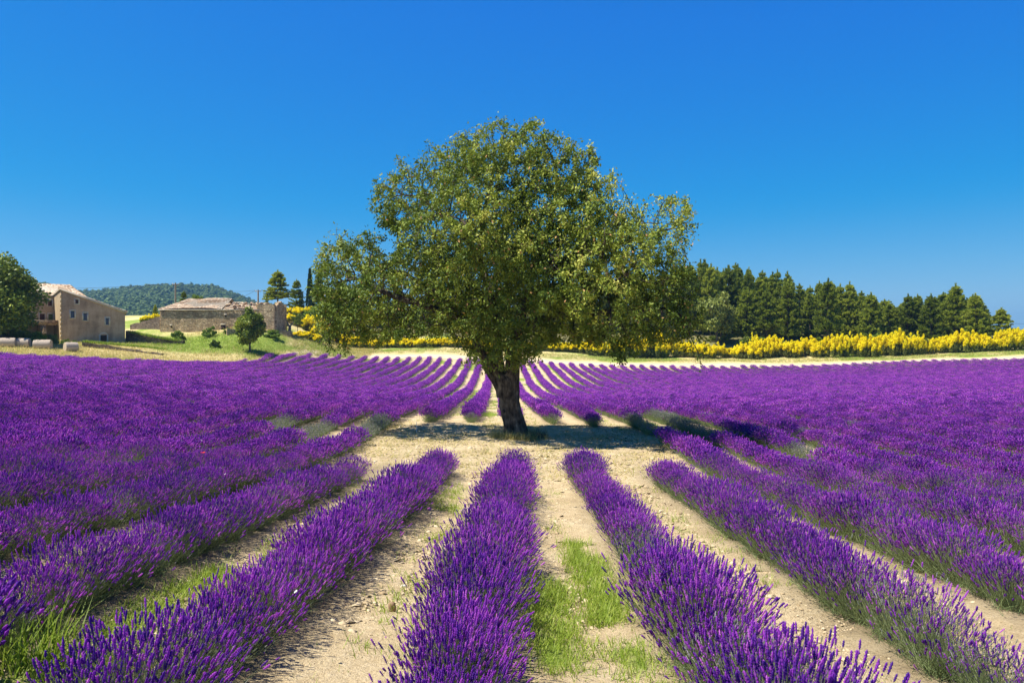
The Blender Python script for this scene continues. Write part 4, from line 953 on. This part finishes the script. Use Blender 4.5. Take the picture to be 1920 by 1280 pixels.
def stones(name, c1, c2, mortar, scale=2.4):
    m, nt, b = newmat(name); tc = nt.nodes.new('ShaderNodeTexCoord'); mp = nt.nodes.new('ShaderNodeMapping'); mp.inputs['Scale'].default_value = (1, 1, 2.0); nt.links.new(tc.outputs['Object'], mp.inputs[0])
    v = nt.nodes.new('ShaderNodeTexVoronoi'); v.inputs['Scale'].default_value = scale; nt.links.new(mp.outputs[0], v.inputs[0])
    v2 = nt.nodes.new('ShaderNodeTexVoronoi'); v2.feature = 'DISTANCE_TO_EDGE'; v2.inputs['Scale'].default_value = scale; nt.links.new(mp.outputs[0], v2.inputs[0])
    sp = nt.nodes.new('ShaderNodeSeparateColor'); nt.links.new(v.outputs['Color'], sp.inputs[0]); c = mix(nt, c1, c2, sp.outputs[0])
    e = ramp(nt, [(.0, (0, 0, 0)), (.09, (1, 1, 1))]); nt.links.new(v2.outputs['Distance'], e.inputs[0]); n1 = noise(nt, .5, 5, .6); pr = ramp(nt, [(.35, (.55, .5, .45)), (.65, (1.15, 1.1, 1.0))]); nt.links.new(n1.outputs[0], pr.inputs[0])
    c = mix(nt, mortar, c, e.outputs[0]); c = mix(nt, c, pr.outputs[0], .8, 'MULTIPLY'); nt.links.new(c, b.inputs['Base Color']); bump(nt, b, e.outputs[0], .9, .06); b.inputs['Roughness'].default_value = .95; return m
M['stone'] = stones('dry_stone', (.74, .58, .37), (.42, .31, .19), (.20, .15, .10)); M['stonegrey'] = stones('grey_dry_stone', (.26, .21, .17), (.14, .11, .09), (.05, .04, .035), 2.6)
M['tile'] = leafy('clay_tile', [(0, (.30, .19, .12)), (.35, (.50, .36, .24)), (.7, (.64, .50, .35)), (1, (.74, .64, .49))], .9, 0, 0)
M['glass'], nt, b = newmat('dark_window_glass'); b.inputs['Base Color'].default_value = (.03, .04, .06, 1); b.inputs['Roughness'].default_value = .12; b.inputs['Specular IOR Level'].default_value = .6
def flat(name, col, r=.8):
    m, nt, b = newmat(name); n = noise(nt, 8, 5); rr = ramp(nt, [(.3, tuple(c * .75 for c in col)), (.7, col)]); nt.links.new(n.outputs[0], rr.inputs[0]); nt.links.new(rr.outputs[0], b.inputs['Base Color']); b.inputs['Roughness'].default_value = r; return m
M['shutter'] = flat('green_shutter', (.18, .26, .12)); M['blueframe'] = flat('blue_frame', (.16, .22, .34)); M['dark'] = flat('door_wood_and_opening_shade', (.05, .03, .025)); M['brownshut'] = flat('brown_shutter', (.16, .07, .05))  # the dark one also paints the shade in the ruin's openings
th = R(42); hx, hy = -63.5, 112.0; hz = 0.0
house = empty('farmhouse', (hx, hy, hz), th)
tag(house, 'old two storey farmhouse with plastered walls and pale clay tile roofs behind the hay bales', 'house')
def extr(pts, n, t, mb, mi=0):
    """polygon with thickness t against direction n"""
    P = np.array(pts, float); Q = P - np.array(n) * t; k = len(P)
    mb.add(P, np.arange(k)[None], mi); mb.add(Q, np.arange(k)[::-1][None], mi)
    V = np.r_[P, Q]; i = np.arange(k); j = (i + 1) % k; mb.add(V, np.stack([j, i, i + k, j + k], 1), mi)
def wall_with_holes(mb, W, topf, holes, nrm='front', depth=.28, base=-.6, at_=0.0, flip=False, w0=0.0):
    """wall in the plane y=at_ (front) or x=at_ (side), real openings, reveals, top following topf(u)"""
    us = sorted({w0, W} | {h[0] for h in holes} | {h[1] for h in holes}); us = sorted(set(us) | set(np.linspace(w0, W, 13)))
    def pt(u, z, d=0.0): return (u, at_ + d, z) if nrm == 'front' else (at_ + d, u, z)
    for a, c in zip(us[:-1], us[1:]):
        mid = (a + c) / 2; hs_ = sorted([(h[2], h[3]) for h in holes if h[0] <= mid <= h[1]])
        z = base; segs = []
        for lo, hi in hs_: segs.append((z, z, lo, lo)); z = hi
        segs.append((z, z, topf(a), topf(c)))
        for b0, b1, t0, t1 in segs:
            q = [pt(a, b0), pt(c, b1), pt(c, t1), pt(a, t0)]
            mb.add(q, [(0, 1, 2, 3) if nrm == 'front' else (3, 2, 1, 0)])
    for (a, c, lo, hi) in holes:
        q = [pt(a, lo), pt(c, lo), pt(c, hi), pt(a, hi)]; r = [pt(a, lo, depth), pt(c, lo, depth), pt(c, hi, depth), pt(a, hi, depth)]
        mb.add(q + r, [(0, 4, 5, 1), (1, 5, 6, 2), (2, 6, 7, 3), (3, 7, 4, 0)])
LW, DW = 8.5, 3.8
topB = lambda u: 7.3 - .353 * u; topA = lambda v: 7.3 - .16 * v
def uB(cx): # position along the front wall from image x
    r_ = (cx - 960) / FPX; return (r_ * 112 + 63.5) / (.743 - r_ * .669)
def zB(py, u): return (640 - py) * (112 + .669 * u) / FPX
WB = []
for cx0, cx1, cy0, cy1, kind in ((822,855,590,635,'small'),(770,812,713,790,'blue'),(910,950,738,818,'blue'),(1152,1188,790,865,'blue')):
    x0, x1 = cx0 / 5.817, cx1 / 5.817; u0, u1 = uB(x0), uB(x1); um = (u0 + u1) / 2; WB.append((u0, u1, zB(460 + cy1 / 5.817, um), zB(460 + cy0 / 5.817, um), kind))
ud0, ud1 = uB(1095 / 5.817), uB(1165 / 5.817); zd = zB(460 + 960 / 5.817, ud0)
hb = MB(); wall_with_holes(hb, LW, topB, [w[:4] for w in WB] + [(ud0, ud1, -.6, zd - .22)], 'front')
hb.build('front_wall', [M['plaster']], house)
hb = MB(); wall_with_holes(hb, DW, topA, [], 'side'); hb.add([(0, DW, -.6), (0, DW + 5.4, -.6), (0, DW + 5.4, 5.4), (0, DW, 5.6)], [(0, 1, 2, 3)]); hb.add([(LW, 0, -.6), (LW, 9, -.6), (LW, 9, topB(LW) - 1.44), (LW, 0, topB(LW))], [(0, 1, 2, 3)]); hb.add([(0, 9, -.6), (LW, 9, -.6), (LW, 9, topB(LW) - 1.44), (0, 9, 5.8)], [(3, 2, 1, 0)])
hb.build('side_wall', [M['ochre']], house)
UM0, UM1 = -9.0, 0.0
zm = 6.62
def uM(px): r_ = (px - 960) / FPX; return (r_ * 114.82 + 66.04) / (.743 - r_ * .669)
def zM(py, u): return (640 - py) * (114.82 + .669 * u) / FPX
WM = []
for cx0, cx1, cy0, cy1, kind in ((525,568,597,660,'brown'),(435,488,745,813,'brown'),(528,578,748,815,'green'),(330,368,740,808,'green')):
    x0, x1 = uM(cx0 / 5.817), uM(cx1 / 5.817); um = (x0 + x1) / 2; WM.append((x0, x1, zM(460 + cy1 / 5.817, um), zM(460 + cy0 / 5.817, um), kind))
hb = MB(); wall_with_holes(hb, 0.0, lambda u: zm, [w[:4] for w in WM], 'front', at_=DW, w0=UM0); hb.add([(UM0, DW, -.6), (UM0, DW + 10, -.6), (UM0, DW + 10, zm), (UM0, DW + 5, 8.4), (UM0, DW, zm)], [(0, 1, 2, 3, 4)])
hb.build('main_wall', [M['ochre']], house)
def window(u0, u1, z0, z1, y0, kind):
    w = MB(); t = .09; cols = {'small': M['brownshut'], 'blue': M['blueframe'], 'brown': M['brownshut'], 'green': M['shutter']}; y = y0 + .16
    for lo, hi in (((u0, y, z0), (u0 + t, y + .06, z1)), ((u1 - t, y, z0), (u1, y + .06, z1)), ((u0 + t, y, z1 - t), (u1 - t, y + .06, z1)), ((u0 + t, y, z0), (u1 - t, y + .06, z0 + t)), (((u0 + u1) / 2 - .03, y, z0 + t), ((u0 + u1) / 2 + .03, y + .05, z1 - t))): w.box(lo, hi)
    o = w.build('window', [cols[kind]], house)
    pm = MB()
    if kind in ('brown', 'green'):
        for k in range(2):
            a = u0 + t + k * (u1 - u0) / 2 * .93; pm.box((a + .01, y + .01, z0 + t), (a + (u1 - u0) / 2 - t - .02, y + .045, z1 - t))
        pm.build('shutter', [cols[kind]], o)
    else:
        pm.add([(u0 + t, y + .05, z0 + t), (u1 - t, y + .05, z0 + t), (u1 - t, y + .05, z1 - t), (u0 + t, y + .05, z1 - t)], [(0, 1, 2, 3)]); pm.build('pane', [M['glass']], o)
    bk = MB(); bk.box((u0 - .05, y0 + .285, z0 - .05), (u1 + .05, y0 + .34, z1 + .05)); bk.build('dark_backing', [M['dark']], o)
    s = MB(); q = .17
    s.box((u0 - q, y0 - .025, z0 - .12), (u1 + q, y0 + .05, z0 - .002)); s.box((u0 - q, y0 - .02, z1 + .002), (u1 + q, y0 + .05, z1 + q)); s.box((u0 - q, y0 - .018, z0), (u0 - .002, y0 + .05, z1)); s.box((u1 + .002, y0 - .018, z0), (u1 + q, y0 + .05, z1))
    s.build('surround', [M['trim']], o)
    if kind == 'blue' : s = MB(); s.box((u0 - .12, y0 - .12, z0 - .07), (u1 + .12, y0 - .026, z0 - .01)); s.build('sill', [M['trim']], o)
for a, c, lo, hi, kd in WB: window(a, c, lo, hi, 0.0, kd)
for a, c, lo, hi, kd in WM: window(a, c, lo, hi, DW, kd)
dm = MB(); nA = 9; cu, ru = (ud0 + ud1) / 2, (ud1 - ud0) / 2; arc = [(cu - ru * math.cos(math.pi * i / (nA - 1)), zd - .22 + .25 * math.sin(math.pi * i / (nA - 1))) for i in range(nA)]
extr([(ud0, .2, -.6)] + [(ud1, .2, -.6)] + [(x_, .2, z_) for x_, z_ in arc[::-1]], (0, -1, 0), .05, dm); door = dm.build('door', [M['dark']], house)
sm = MB()
for (xa, za), (xb, zb) in zip(arc[:-1], arc[1:]):
    ca = lambda x_, z_, k: (cu + (x_ - cu) * k, (zd - .22) + (z_ - zd + .22) * k * 1.25)
    a1, b1 = ca(xa, za, 1.22), ca(xb, zb, 1.22); sm.add([(xa, -.03, za), (xb, -.03, zb), (b1[0], -.03, b1[1]), (a1[0], -.03, a1[1])], [(0, 1, 2, 3)])
sm.box((ud0 - .19, -.03, -.6), (ud0 - .002, .04, zd - .22)); sm.box((ud1 + .002, -.03, -.6), (ud1 + .19, .04, zd - .22)); sm.build('surround', [M['trim']], door)
# terrace with a dark arch under it
tm = MB(); tm.box((UM0, DW - 2.6, 2.3), (-.02, DW - .01, 3.0)); tm.box((-2.2, DW - 2.6, -.6), (-1.5, DW - .01, 2.3)); tm.box((UM0, DW - 2.6, -.6), (-5.5, DW - 2.2, 2.3)); tm.build('terrace', [M['stone']], house)
qm = MB(); 
for i in range(11): qm.box((-.012, -.012, i * .64 - .3), (.16, .0, i * .64 + .335)); qm.box((-.013, .0, i * .64 - .3), (.0, .16, i * .64 + .335))
qm.build('corner_stones', [M['ochre']], house)
def tiled(P00, P10, P11, P01, parent, name='roof', pitch=.22, course=.38, thick=.12, wav=.05, broken=None, seed=1):
    """roof plane built of courses of half-round tiles: P00-P10 is the eave, P01-P11 the ridge"""
    P00, P10, P11, P01 = [np.array(p, float) for p in (P00, P10, P11, P01)]; W = max(np.linalg.norm(P10 - P00), np.linalg.norm(P11 - P01)); H = max(np.linalg.norm(P01 - P00), np.linalg.norm(P11 - P10))
    nu, nv = int(W / pitch), max(2, int(H / course)); nrm = unit(np.cross(P10 - P00, P01 - P00)); nrm = nrm * (1 if nrm[2] > 0 else -1); g = np.random.default_rng(seed); mb = MB(); mb2 = MB()
    S_ = lambda u, v: (P00 * (1 - u) + P10 * u) * (1 - v) + (P01 * (1 - u) + P11 * u) * v
    prof = [(-.5, .0), (-.3, .055), (0, .085), (.3, .055), (.5, 0)]
    V = []; rn = []
    for i in range(nu):
        for j in range(nv):
            u, v = (i + .5) / nu, j / nv
            if broken is not None and broken(u, v + .5 / nv): continue
            off = g.normal(0, .012) + wav * vnoise(u * 4, v * 4, seed=seed) + .03; rw = g.normal(0, .025)
            q = []
            for (vv, lift) in ((v + rw / H, .035), (min(v + 1.18 / nv + rw / H, 1), .0)):
                for a, hgt in prof: q.append(S_(u + a / nu, vv) + nrm * (hgt + off + lift))
            V.append(q); rn.append(np.clip(g.normal(.55, .25) + .25 * vnoise(u * 7, v * 5, seed=seed + 3), 0, 1))
    V = np.array(V); n = len(V); F = np.array([(k, k + 1, k + 6, k + 5) for k in range(4)]); F = (F[None] + (np.arange(n) * 10)[:, None, None]).reshape(-1, 4)
    mb.add(V.reshape(-1, 3), F, 0, np.repeat(rn, 4)); o = mb.build(name, [M['tile']], parent)
    return o, nrm
def slab(P00, P10, P11, P01, parent, name, mat, t=.14):
    mb = MB(); P = [np.array(p, float) for p in (P00, P10, P11, P01)]; n = unit(np.cross(P[1] - P[0], P[3] - P[0])); n = n * (1 if n[2] > 0 else -1); extr(P, n, t, mb); return mb.build(name, mat, parent)
oh = .28
e0, e1, r1, r0 = (UM0 - .3, DW - oh, zm - .02), (4.9, DW - oh + 1.0, 6.25), (3.2, DW + 5, 8.5), (UM0 - .3, DW + 5, 8.5)
o, _ = tiled(e0, e1, r1, r0, house, seed=3); s_ = slab(e0, e1, r1, r0, o, 'roof_deck', M['trim'])
o, _ = tiled((UM0 - .3, DW + 10.3, 6.5), (4.6, DW + 10.3, 6.5), (3.2, DW + 5, 8.5), (UM0 - .3, DW + 5, 8.5), house, seed=4)
o, _ = tiled((LW + .2, 9.3, topB(LW) - 1.44), (LW + .2, DW, topB(LW) - .6), (4.7, DW - oh + 1.0, 6.3), (3.2, DW + 5, 8.5), house, seed=5)
pA, pB_, pC, pD = (-.12, -.22, topB(-.12) + .12), (LW + .3, -.22, topB(LW + .3) + .12), (LW + .3, 9.1, topB(LW + .3) - 1.40), (-.12, 9.1, topB(-.12) - 1.40)
o, _ = tiled(pB_, pC, pD, pA, house, seed=6); slab(pA, pB_, pC, pD, o, 'roof_deck', M['trim'], .16)
cm_ = MB(); cm_.box((-5.6, DW + 4.2, 7.8), (-4.8, DW + 4.9, 9.3)); cm_.box((-5.7, DW + 4.1, 9.3), (-4.7, DW + 5.0, 9.42)); cm_.build('chimney', [M['ochre']], house)

# ------------------------------------------------------------------ ruin
rx0 = (300 - 960) * 125 / FPX; rz0 = 1.85
ruin = empty('ruined_barn', (rx0, 125.5, rz0), R(0)); tag(ruin, 'long ruined stone barn with a half fallen clay tile roof and crumbling walls', 'ruined barn')
W_ = 17.9
def ragged_wall(pts_bottom, pts_top, name, seed, mat, th=.5, amp=.25, parent=ruin, n=60, flat_=None):
    """thick rubble wall between two points with an uneven top and uneven face"""
    g = np.random.default_rng(seed); a, c = np.array(pts_bottom[0], float), np.array(pts_bottom[1], float); L = np.linalg.norm(c - a); d = (c - a) / L; nn_ = np.array([d[1], -d[0], 0])
    us = np.linspace(0, 1, n); tops = np.interp(us, [p[0] for p in pts_top], [p[1] for p in pts_top]) + amp * (np.round(fbm(us * L * 1.3, 0, seed=seed, o=3) * 4) / 4)
    nz_ = 9; mb = MB(); ts = np.linspace(0, 1, nz_)
    def sheet(off, sgn):
        Z = ts[None] * (tops[:, None]); P = a + us[:, None, None] * (c - a); V = P + np.stack([0 * Z, 0 * Z, Z], -1) + nn_ * (off + .05 * sgn * fbm(us[:, None] * L * 2, Z * 2, seed=seed + 1, o=2))[..., None]; return V
    A_, B_ = sheet(th / 2, 1), sheet(-th / 2, -1); i = np.arange(n - 1)[:, None] * nz_; j = np.arange(nz_ - 1)[None]
    F = np.stack([i + j, i + nz_ + j, i + nz_ + j + 1, i + j + 1], -1).reshape(-1, 4); mb.add(A_.reshape(-1, 3), F); mb.add(B_.reshape(-1, 3), F[:, ::-1])
    V = np.stack([A_[:, -1], B_[:, -1]], 1).reshape(-1, 3); i = np.arange(n - 1) * 2; mb.add(V, np.stack([i, i + 2, i + 3, i + 1], 1))
    for e in (0, -1): V = np.concatenate([A_[e], B_[e]]); j = np.arange(nz_ - 1); mb.add(V, np.stack([j, j + 1, j + nz_ + 1, j + nz_], 1))
    return mb.build(name, mat, parent)
ragged_wall([(0, 0, -.5), (W_, 0, -.5)], [(0, 3.0), (.05, 3.55), (.5, 3.6), (.84, 3.6), (.86, 4.5), (1, 4.55)], 'front_wall', 3, [M['stone']], amp=.05, n=90)
ragged_wall([(0, 0, -.5), (1.2, 6, -.5)], [(0, 3.4), (1, 4.2)], 'end_wall', 4, [M['stone']]); ragged_wall([(W_, .1, -.5), (W_ - .3, 6, -.5)], [(0, 4.4), (.5, 5.2), (1, 4.2)], 'end_wall', 5, [M['stone']])
ragged_wall([(.8, 6.2, -.5), (W_, 6.2, -.5)], [(0, 4.2), (.3, 4.9), (.55, 4.7), (.75, 4.2), (1, 4.6)], 'back_wall', 6, [M['stone']], amp=.35)
ragged_wall([(W_ - 2.9, .2, -.5), (W_ - 2.9, 6, -.5)], [(0, 4.5), (1, 5.0)], 'cross_wall', 7, [M['stone']])
def rub(u, v): return fbm(u * 5, v * 3, seed=8) > .30 - .9 * max(0, u - .80)
A0, A1, A2, A3 = (-.3, -.35, 3.15), (9.6, -.35, 3.22), (9.9, 3.6, 5.05), (2.9, 3.9, 5.0)
o, _ = tiled(A0, A1, A2, A3, ruin, 'roof', .26, .42, broken=lambda u, v: u > .93 and fbm(u * 9, v * 9, seed=2) > 0, wav=.16, seed=8); slab(A0, A1, A2, A3, o, 'roof_deck', M['wood'], .1)
o, _ = tiled((-.3, 5.6, 3.3), (-.3, -.35, 3.15), (2.9, 3.9, 5.0), (2.85, 3.95, 5.0), ruin, 'roof', .26, .42, seed=9)
o, _ = tiled((2.9, 3.9, 5.0), (9.9, 3.6, 5.05), (9.9, 6.8, 3.4), (2.9, 7.2, 3.3), ruin, 'roof', .3, .42, seed=10)
A0, A1, A2, A3 = (9.7, -.35, 3.2), (15.6, -.3, 3.25), (15.4, 2.3, 4.3), (9.8, 3.0, 4.45)
o, _ = tiled(A0, A1, A2, A3, ruin, 'fallen_roof', .28, .40, broken=lambda u, v: fbm(u * 5, v * 2.2, seed=12, o=2) > .05 - .25 * v + .3 * (v < .15), wav=.25, seed=12)
for i in range(9):
    u = 9.9 + i * .66 + RNG.uniform(-.1, .1); q = MB(); l = RNG.uniform(.3, 1.0); q.tube([(u, -.42, 3.05), (u + RNG.normal(0, .1), -.3 + 3.4 * l, 3.05 + 1.35 * l + RNG.normal(0, .1))], .055, 6, cap=True); q.build('rafter', [M['wood']], ruin)
q = MB(); q.box((-.32, -.46, 3.06), (15.7, -.36, 3.16)); q.build('eave_board', [M['trim']], ruin)
rb = MB(); n = 260; p_ = np.c_[RNG.uniform(9.8, 15.6, n), RNG.uniform(.4, 5.5, n), 3.3 + RNG.random(n) * 1.0]; D = rand_dirs(n); X, Y, Z = frames(D); s_ = RNG.uniform(.08, .24, n); rb.inst(OCT[0], OCT[1], p_, X * s_[:, None] * 1.5, Y * s_[:, None], Z * s_[:, None] * .5, 0, RNG.random(n)); o = rb.build('rubble', [M['tile']], ruin); o['kind'] = 'stuff'
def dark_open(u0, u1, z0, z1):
    q = MB(); q.box((u0, -.33, z0), (u1, -.30, z1)); o = q.build('opening_shade', [M['dark']], ruin); q = MB(); q.box((u0 - .12, -.37, z1), (u1 + .12, -.305, z1 + .16)); q.build('lintel', [M['trim']], o)  # dark panel on the wall face, painted shade instead of a real hole
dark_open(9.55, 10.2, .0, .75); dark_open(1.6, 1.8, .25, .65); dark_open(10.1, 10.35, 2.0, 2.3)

# ------------------------------------------------------------------ dry stone walls, one by one
def dry_wall(px0, d0, px1, d1, h, label, name='stone_wall', mat='stonegrey', zoff=0.0, th=.5, h1=None):
    a = np.array([(px0 - 960) * d0 / FPX, d0, 0]); c = np.array([(px1 - 960) * d1 / FPX, d1, 0]); a[2] = gz(a[0], a[1]) - .3 + zoff; c[2] = gz(c[0], c[1]) - .3 + zoff
    o = ragged_wall([a * 0, c - a], [(0, h + .3), (1, (h1 or h) + .3)], name, int(px0), [M[mat]], th=th, amp=.14, parent=None, n=max(24, int(np.linalg.norm(c - a) * 3))); o.location = a
    return tag(o, label, 'stone wall')
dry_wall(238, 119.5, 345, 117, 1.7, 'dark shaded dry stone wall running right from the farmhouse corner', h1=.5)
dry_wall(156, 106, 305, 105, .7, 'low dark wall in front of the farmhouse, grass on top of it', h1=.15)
dry_wall(425, 121, 548, 126, 1.0, 'low pale dry stone wall behind the small round tree', mat='stone')
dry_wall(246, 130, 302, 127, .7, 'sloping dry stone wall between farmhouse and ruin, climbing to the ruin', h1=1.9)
gtop = MB(); a = np.linspace(0, 1, 260); x = ((238 - 960) + (345 - 238) * a) * 118 / FPX; y = 118.6 - 1.6 * a; P_ = np.c_[x, y, ground_z(x, y) + 1.55 - 1.15 * a]; tufts(gtop, P_, 6, .45, .05, .2, 0, .6); a = np.linspace(0, 1, 300); x = ((156 - 960) + (305 - 156) * a) * 105.6 / FPX; tufts(gtop, np.c_[x, 0 * x + 105.8, ground_z(x, 0 * x + 105.8) + .65], 6, .4, .05, .2, 0, .6)
tag(gtop.build('wall_top_grass', [M['grass']]), 'bright green grass growing over the low stone walls', kind='stuff')

# ------------------------------------------------------------------ hay bales
m, nt, b = newmat('baled_hay'); n1 = noise(nt, 30, 6, .7, stretch=(.3, 1, 1)); n2 = noise(nt, 3, 4); r = ramp(nt, [(.3, (.36, .27, .17)), (.7, (.66, .54, .40))]); nt.links.new(math_(nt, 'ADD', math_(nt, 'MULTIPLY', n1.outputs[0], .6), math_(nt, 'MULTIPLY', n2.outputs[0], .4)), r.inputs[0]); nt.links.new(r.outputs[0], b.inputs['Base Color']); bump(nt, b, n1.outputs[0], .8, .04); M['hay'] = m
M['haynet'] = flat('bale_net_wrap', (.50, .41, .32))
def bale(px, py, d, label, rz, Lb=1.5, rb_=.62):
    x = (px - 960) * d / FPX; z = gz(x, d); o = empty('hay_bale', (x, d, z + rb_ * .92), rz); tag(o, label, 'hay bale', 'round hay bales lying before the farmhouse')
    mb = MB(); n = 28; us = np.linspace(-Lb / 2, Lb / 2, 9); th_ = np.linspace(0, 2 * np.pi, n, endpoint=False); U, A_ = np.meshgrid(us, th_, indexing='ij'); rr = rb_ * (1 + .025 * fbm(U * 4, np.cos(A_) * 3 + px, np.sin(A_) * 3, seed=4)) * np.where(np.abs(U) > Lb / 2 - .01, .95, 1)
    V = np.stack([U, rr * np.cos(A_), rr * np.sin(A_) * .95], -1).reshape(-1, 3); i = np.arange(8)[:, None] * n; j = np.arange(n)[None]; k2 = (j + 1) % n; mb.add(V, np.stack([i + j, i + k2, i + n + k2, i + n + j], -1).reshape(-1, 4)); mb.build('net_wrap', [M['haynet']], o, smooth=True)
    for s_ in (-1, 1):
        f = MB(); rs = np.array([.95, .8, .6, .4, .2, .03]) * rb_; Vv = []
        for q, r_ in enumerate(rs): Vv.append(np.stack([np.full(n, s_ * (Lb / 2 - .002 + (.03 if q % 2 else -.02) * (q > 0))), r_ * np.cos(th_), r_ * np.sin(th_) * .95], -1))
        i = np.arange(5)[:, None] * n; f.add(np.array(Vv).reshape(-1, 3), np.stack([i + j, i + k2, i + n + k2, i + n + j], -1).reshape(-1, 4)); f.build('end_face', [M['hay']], o)
bale(14, 640, 97, 'round hay bale furthest left, warm brown, half behind the tree shade', R(20), 1.7); bale(44, 643, 98, 'second round hay bale from the left, pale pinkish wrap', R(12), 1.4)
bale(80, 645, 98, 'third round hay bale from the left, longest and palest', R(12), 1.9); bale(133, 649, 98.5, 'round hay bale standing apart on the right, its end face towards the field', R(48), 1.4)

# ------------------------------------------------------------------ poles and wires
def pole(px, pt, d, lab, arm=True):
    x = (px - 960) * d / FPX; z0 = gz(x, d); h = (640 - pt) * d / FPX - z0; o = empty('utility_pole', (x, d, z0)); tag(o, lab, 'utility pole', 'wooden utility poles by the ruin')
    mb = MB(); mb.tube([(0, 0, -.5), (0, 0, h * .5), (0, 0, h)], [.17, .15, .12], 8, cap=True); mb.build('post', [M['wood']], o, smooth=True)
    a = MB(); a.box((-.55, -.06, h - .35), (.55, .06, h - .22)); a.build('crossarm', [M['wood']], o)
    for s_ in (-.48, .48): q = MB(); q.tube([(s_, 0, h - .22), (s_, 0, h - .05)], [.05, .04], 8, cap=True); q.build('insulator', [M['white']], o)
    return np.array([x, d, z0 + h - .1])
pA_ = pole(329, 530, 140, 'grey wooden utility pole behind the left part of the ruin'); pB2 = pole(484, 543, 145, 'grey wooden utility pole at the right part of the ruin')
def wire(a, c, sag, lab, r=.022):
    t = np.linspace(0, 1, 40)[:, None]; P_ = a * (1 - t) + c * t; P_[:, 2] -= sag * 4 * (t * (1 - t))[:, 0]; mb = MB(); mb.tube(P_, r, 4); o = mb.build('power_line', [M['dark']]); tag(o, lab, 'power line', 'overhead wires')
wire(pA_ + [-.48, 0, 0], pB2 + [-.48, 0, 0], 2.6, 'thin dark wire hanging between the two utility poles'); wire(pB2 + [.48, 0, 0], np.array([-30., 175., 11.5]), .8, 'thin dark wire running right from the right utility pole into the pines')
wire(pB2 + [-.48, 0, 0], np.array([-95., 250., 18.]), 1.0, 'upper thin dark wire going left from the right utility pole'); wire(pA_ + [-.48, 0, 0], np.array([-120., 165., 12.]), 1.0, 'thin dark wire going left from the left utility pole')
wire(np.array([98., 160., 3.65]), np.array([150., 162., 3.7]), .3, 'thin dark wire crossing the sky right of the last pine')

# ------------------------------------------------------------------ hills
hxs = np.linspace(-2400, 600, 240); hys = np.linspace(420, 2300, 110); HX, HY = np.meshgrid(hxs, hys)
RD = np.array([(-400,505),(-200,510),(0,522),(60,526),(90,531),(110,540),(135,547),(150,546),(200,545),(250,540),(300,537),(350,537),(400,540),(430,549),(470,563),(520,578),(560,592),(640,604),(800,618),(1000,628),(1200,634)])
def hillz(X, Y):
    px_ = 960 + FPX * X / Y; ridge = (640 - np.interp(px_, RD[:, 0], RD[:, 1])) * 1500 / FPX
    t = np.clip((Y - 520) / 980, 0, 1.0); s_ = t * t * (3 - 2 * t); back = np.clip((Y - 1500) / 800, 0, 1)
    return 2 + (ridge - 17) * (s_ - .55 * back ** 1.5) + fbm(X / 170, Y / 170, seed=101, o=4) * 9 * s_
hme = mesh_grid('hills', HX, HY, hillz(HX, HY)); m, nt, b = newmat('hill_cover'); n1 = noise(nt, .03, 6, .7); r = ramp(nt, [(.35, (.03, .05, .02)), (.7, (.10, .12, .05))]); nt.links.new(n1.outputs[0], r.inputs[0]); nt.links.new(r.outputs[0], b.inputs['Base Color']); hme.materials.append(m)
tag(link('hills', hme), 'low wooded hills on the horizon at the left', kind='structure')
M['hilltree'] = leafy('hill_tree', [(0, (.03, .07, .02)), (.5, (.07, .13, .03)), (1, (.15, .22, .05))], .7, .25, .9)
hm = []
for q in range(4):
    g = np.random.default_rng(600 + q); mb = MB(); n = 70; C = np.array([[0, 0, .45], [.15, .1, .6], [-.15, -.05, .35]]); d = rand_dirs(n, g); d[:, 2] = np.abs(d[:, 2]) * 1.0 - .15
    p = np.c_[d[:, 0] * .42, d[:, 1] * .42, .35 + d[:, 2] * (.6 if q < 2 else .85)] * (1 + .25 * g.normal(size=(n, 1)) * .5); X, Y, Z = frames(d, g); T = np.array([(-.5, -.4, 0), (.5, -.4, 0), (0, .6, .12)], float)
    mb.inst(T, np.array([(0, 1, 2)]), p, X * .42, Y * .42, Z * .42, 0, np.clip(g.normal(.5, .2, n) + .2 * d[:, 2], 0, 1)); hm.append(mb.mesh('hill_tree', [M['hilltree']]))
NG_HILL = scatter_tree('hill_scatter', hm); g = np.random.default_rng(9); n = 38000; Y_ = 560 + 1050 * g.random(n) ** .75; px_ = g.uniform(-480, 720, n); X_ = (px_ - 960) * Y_ / FPX; sc = g.uniform(5, 9, n)
kp = (fbm(X_ / 60, Y_ / 60, seed=7) > -.45); X_, Y_, sc = X_[kp], Y_[kp], sc[kp]; n = len(X_)
fo = scatter('hill_forest', NG_HILL, [M['hilltree']], np.c_[X_, Y_, hillz(X_, Y_) - .3], np.c_[np.zeros((n, 2)), g.random(n) * 6.28], np.c_[sc, sc, sc * g.uniform(.8, 1.3, n)], g.integers(0, 4, n)); tag(fo, 'far woodland covering the hills', kind='stuff')

# ------------------------------------------------------------------ summer haze
hz_m = bpy.data.materials.new('haze'); hz_m.use_nodes = True; nt = hz_m.node_tree; nt.nodes.clear()
vo = nt.nodes.new('ShaderNodeVolumePrincipled'); mo = nt.nodes.new('ShaderNodeOutputMaterial'); nt.links.new(vo.outputs[0], mo.inputs['Volume'])
vo.inputs['Color'].default_value = (.30, .62, 1.0, 1); vo.inputs['Density'].default_value = 0.00016; vo.inputs['Anisotropy'].default_value = 0.2
hb_ = MB(); hb_.box((-3600, -400, -30), (3600, 6200, 190)); tag(hb_.build('haze', [hz_m]), 'thin blue summer haze over the whole valley', kind='stuff')
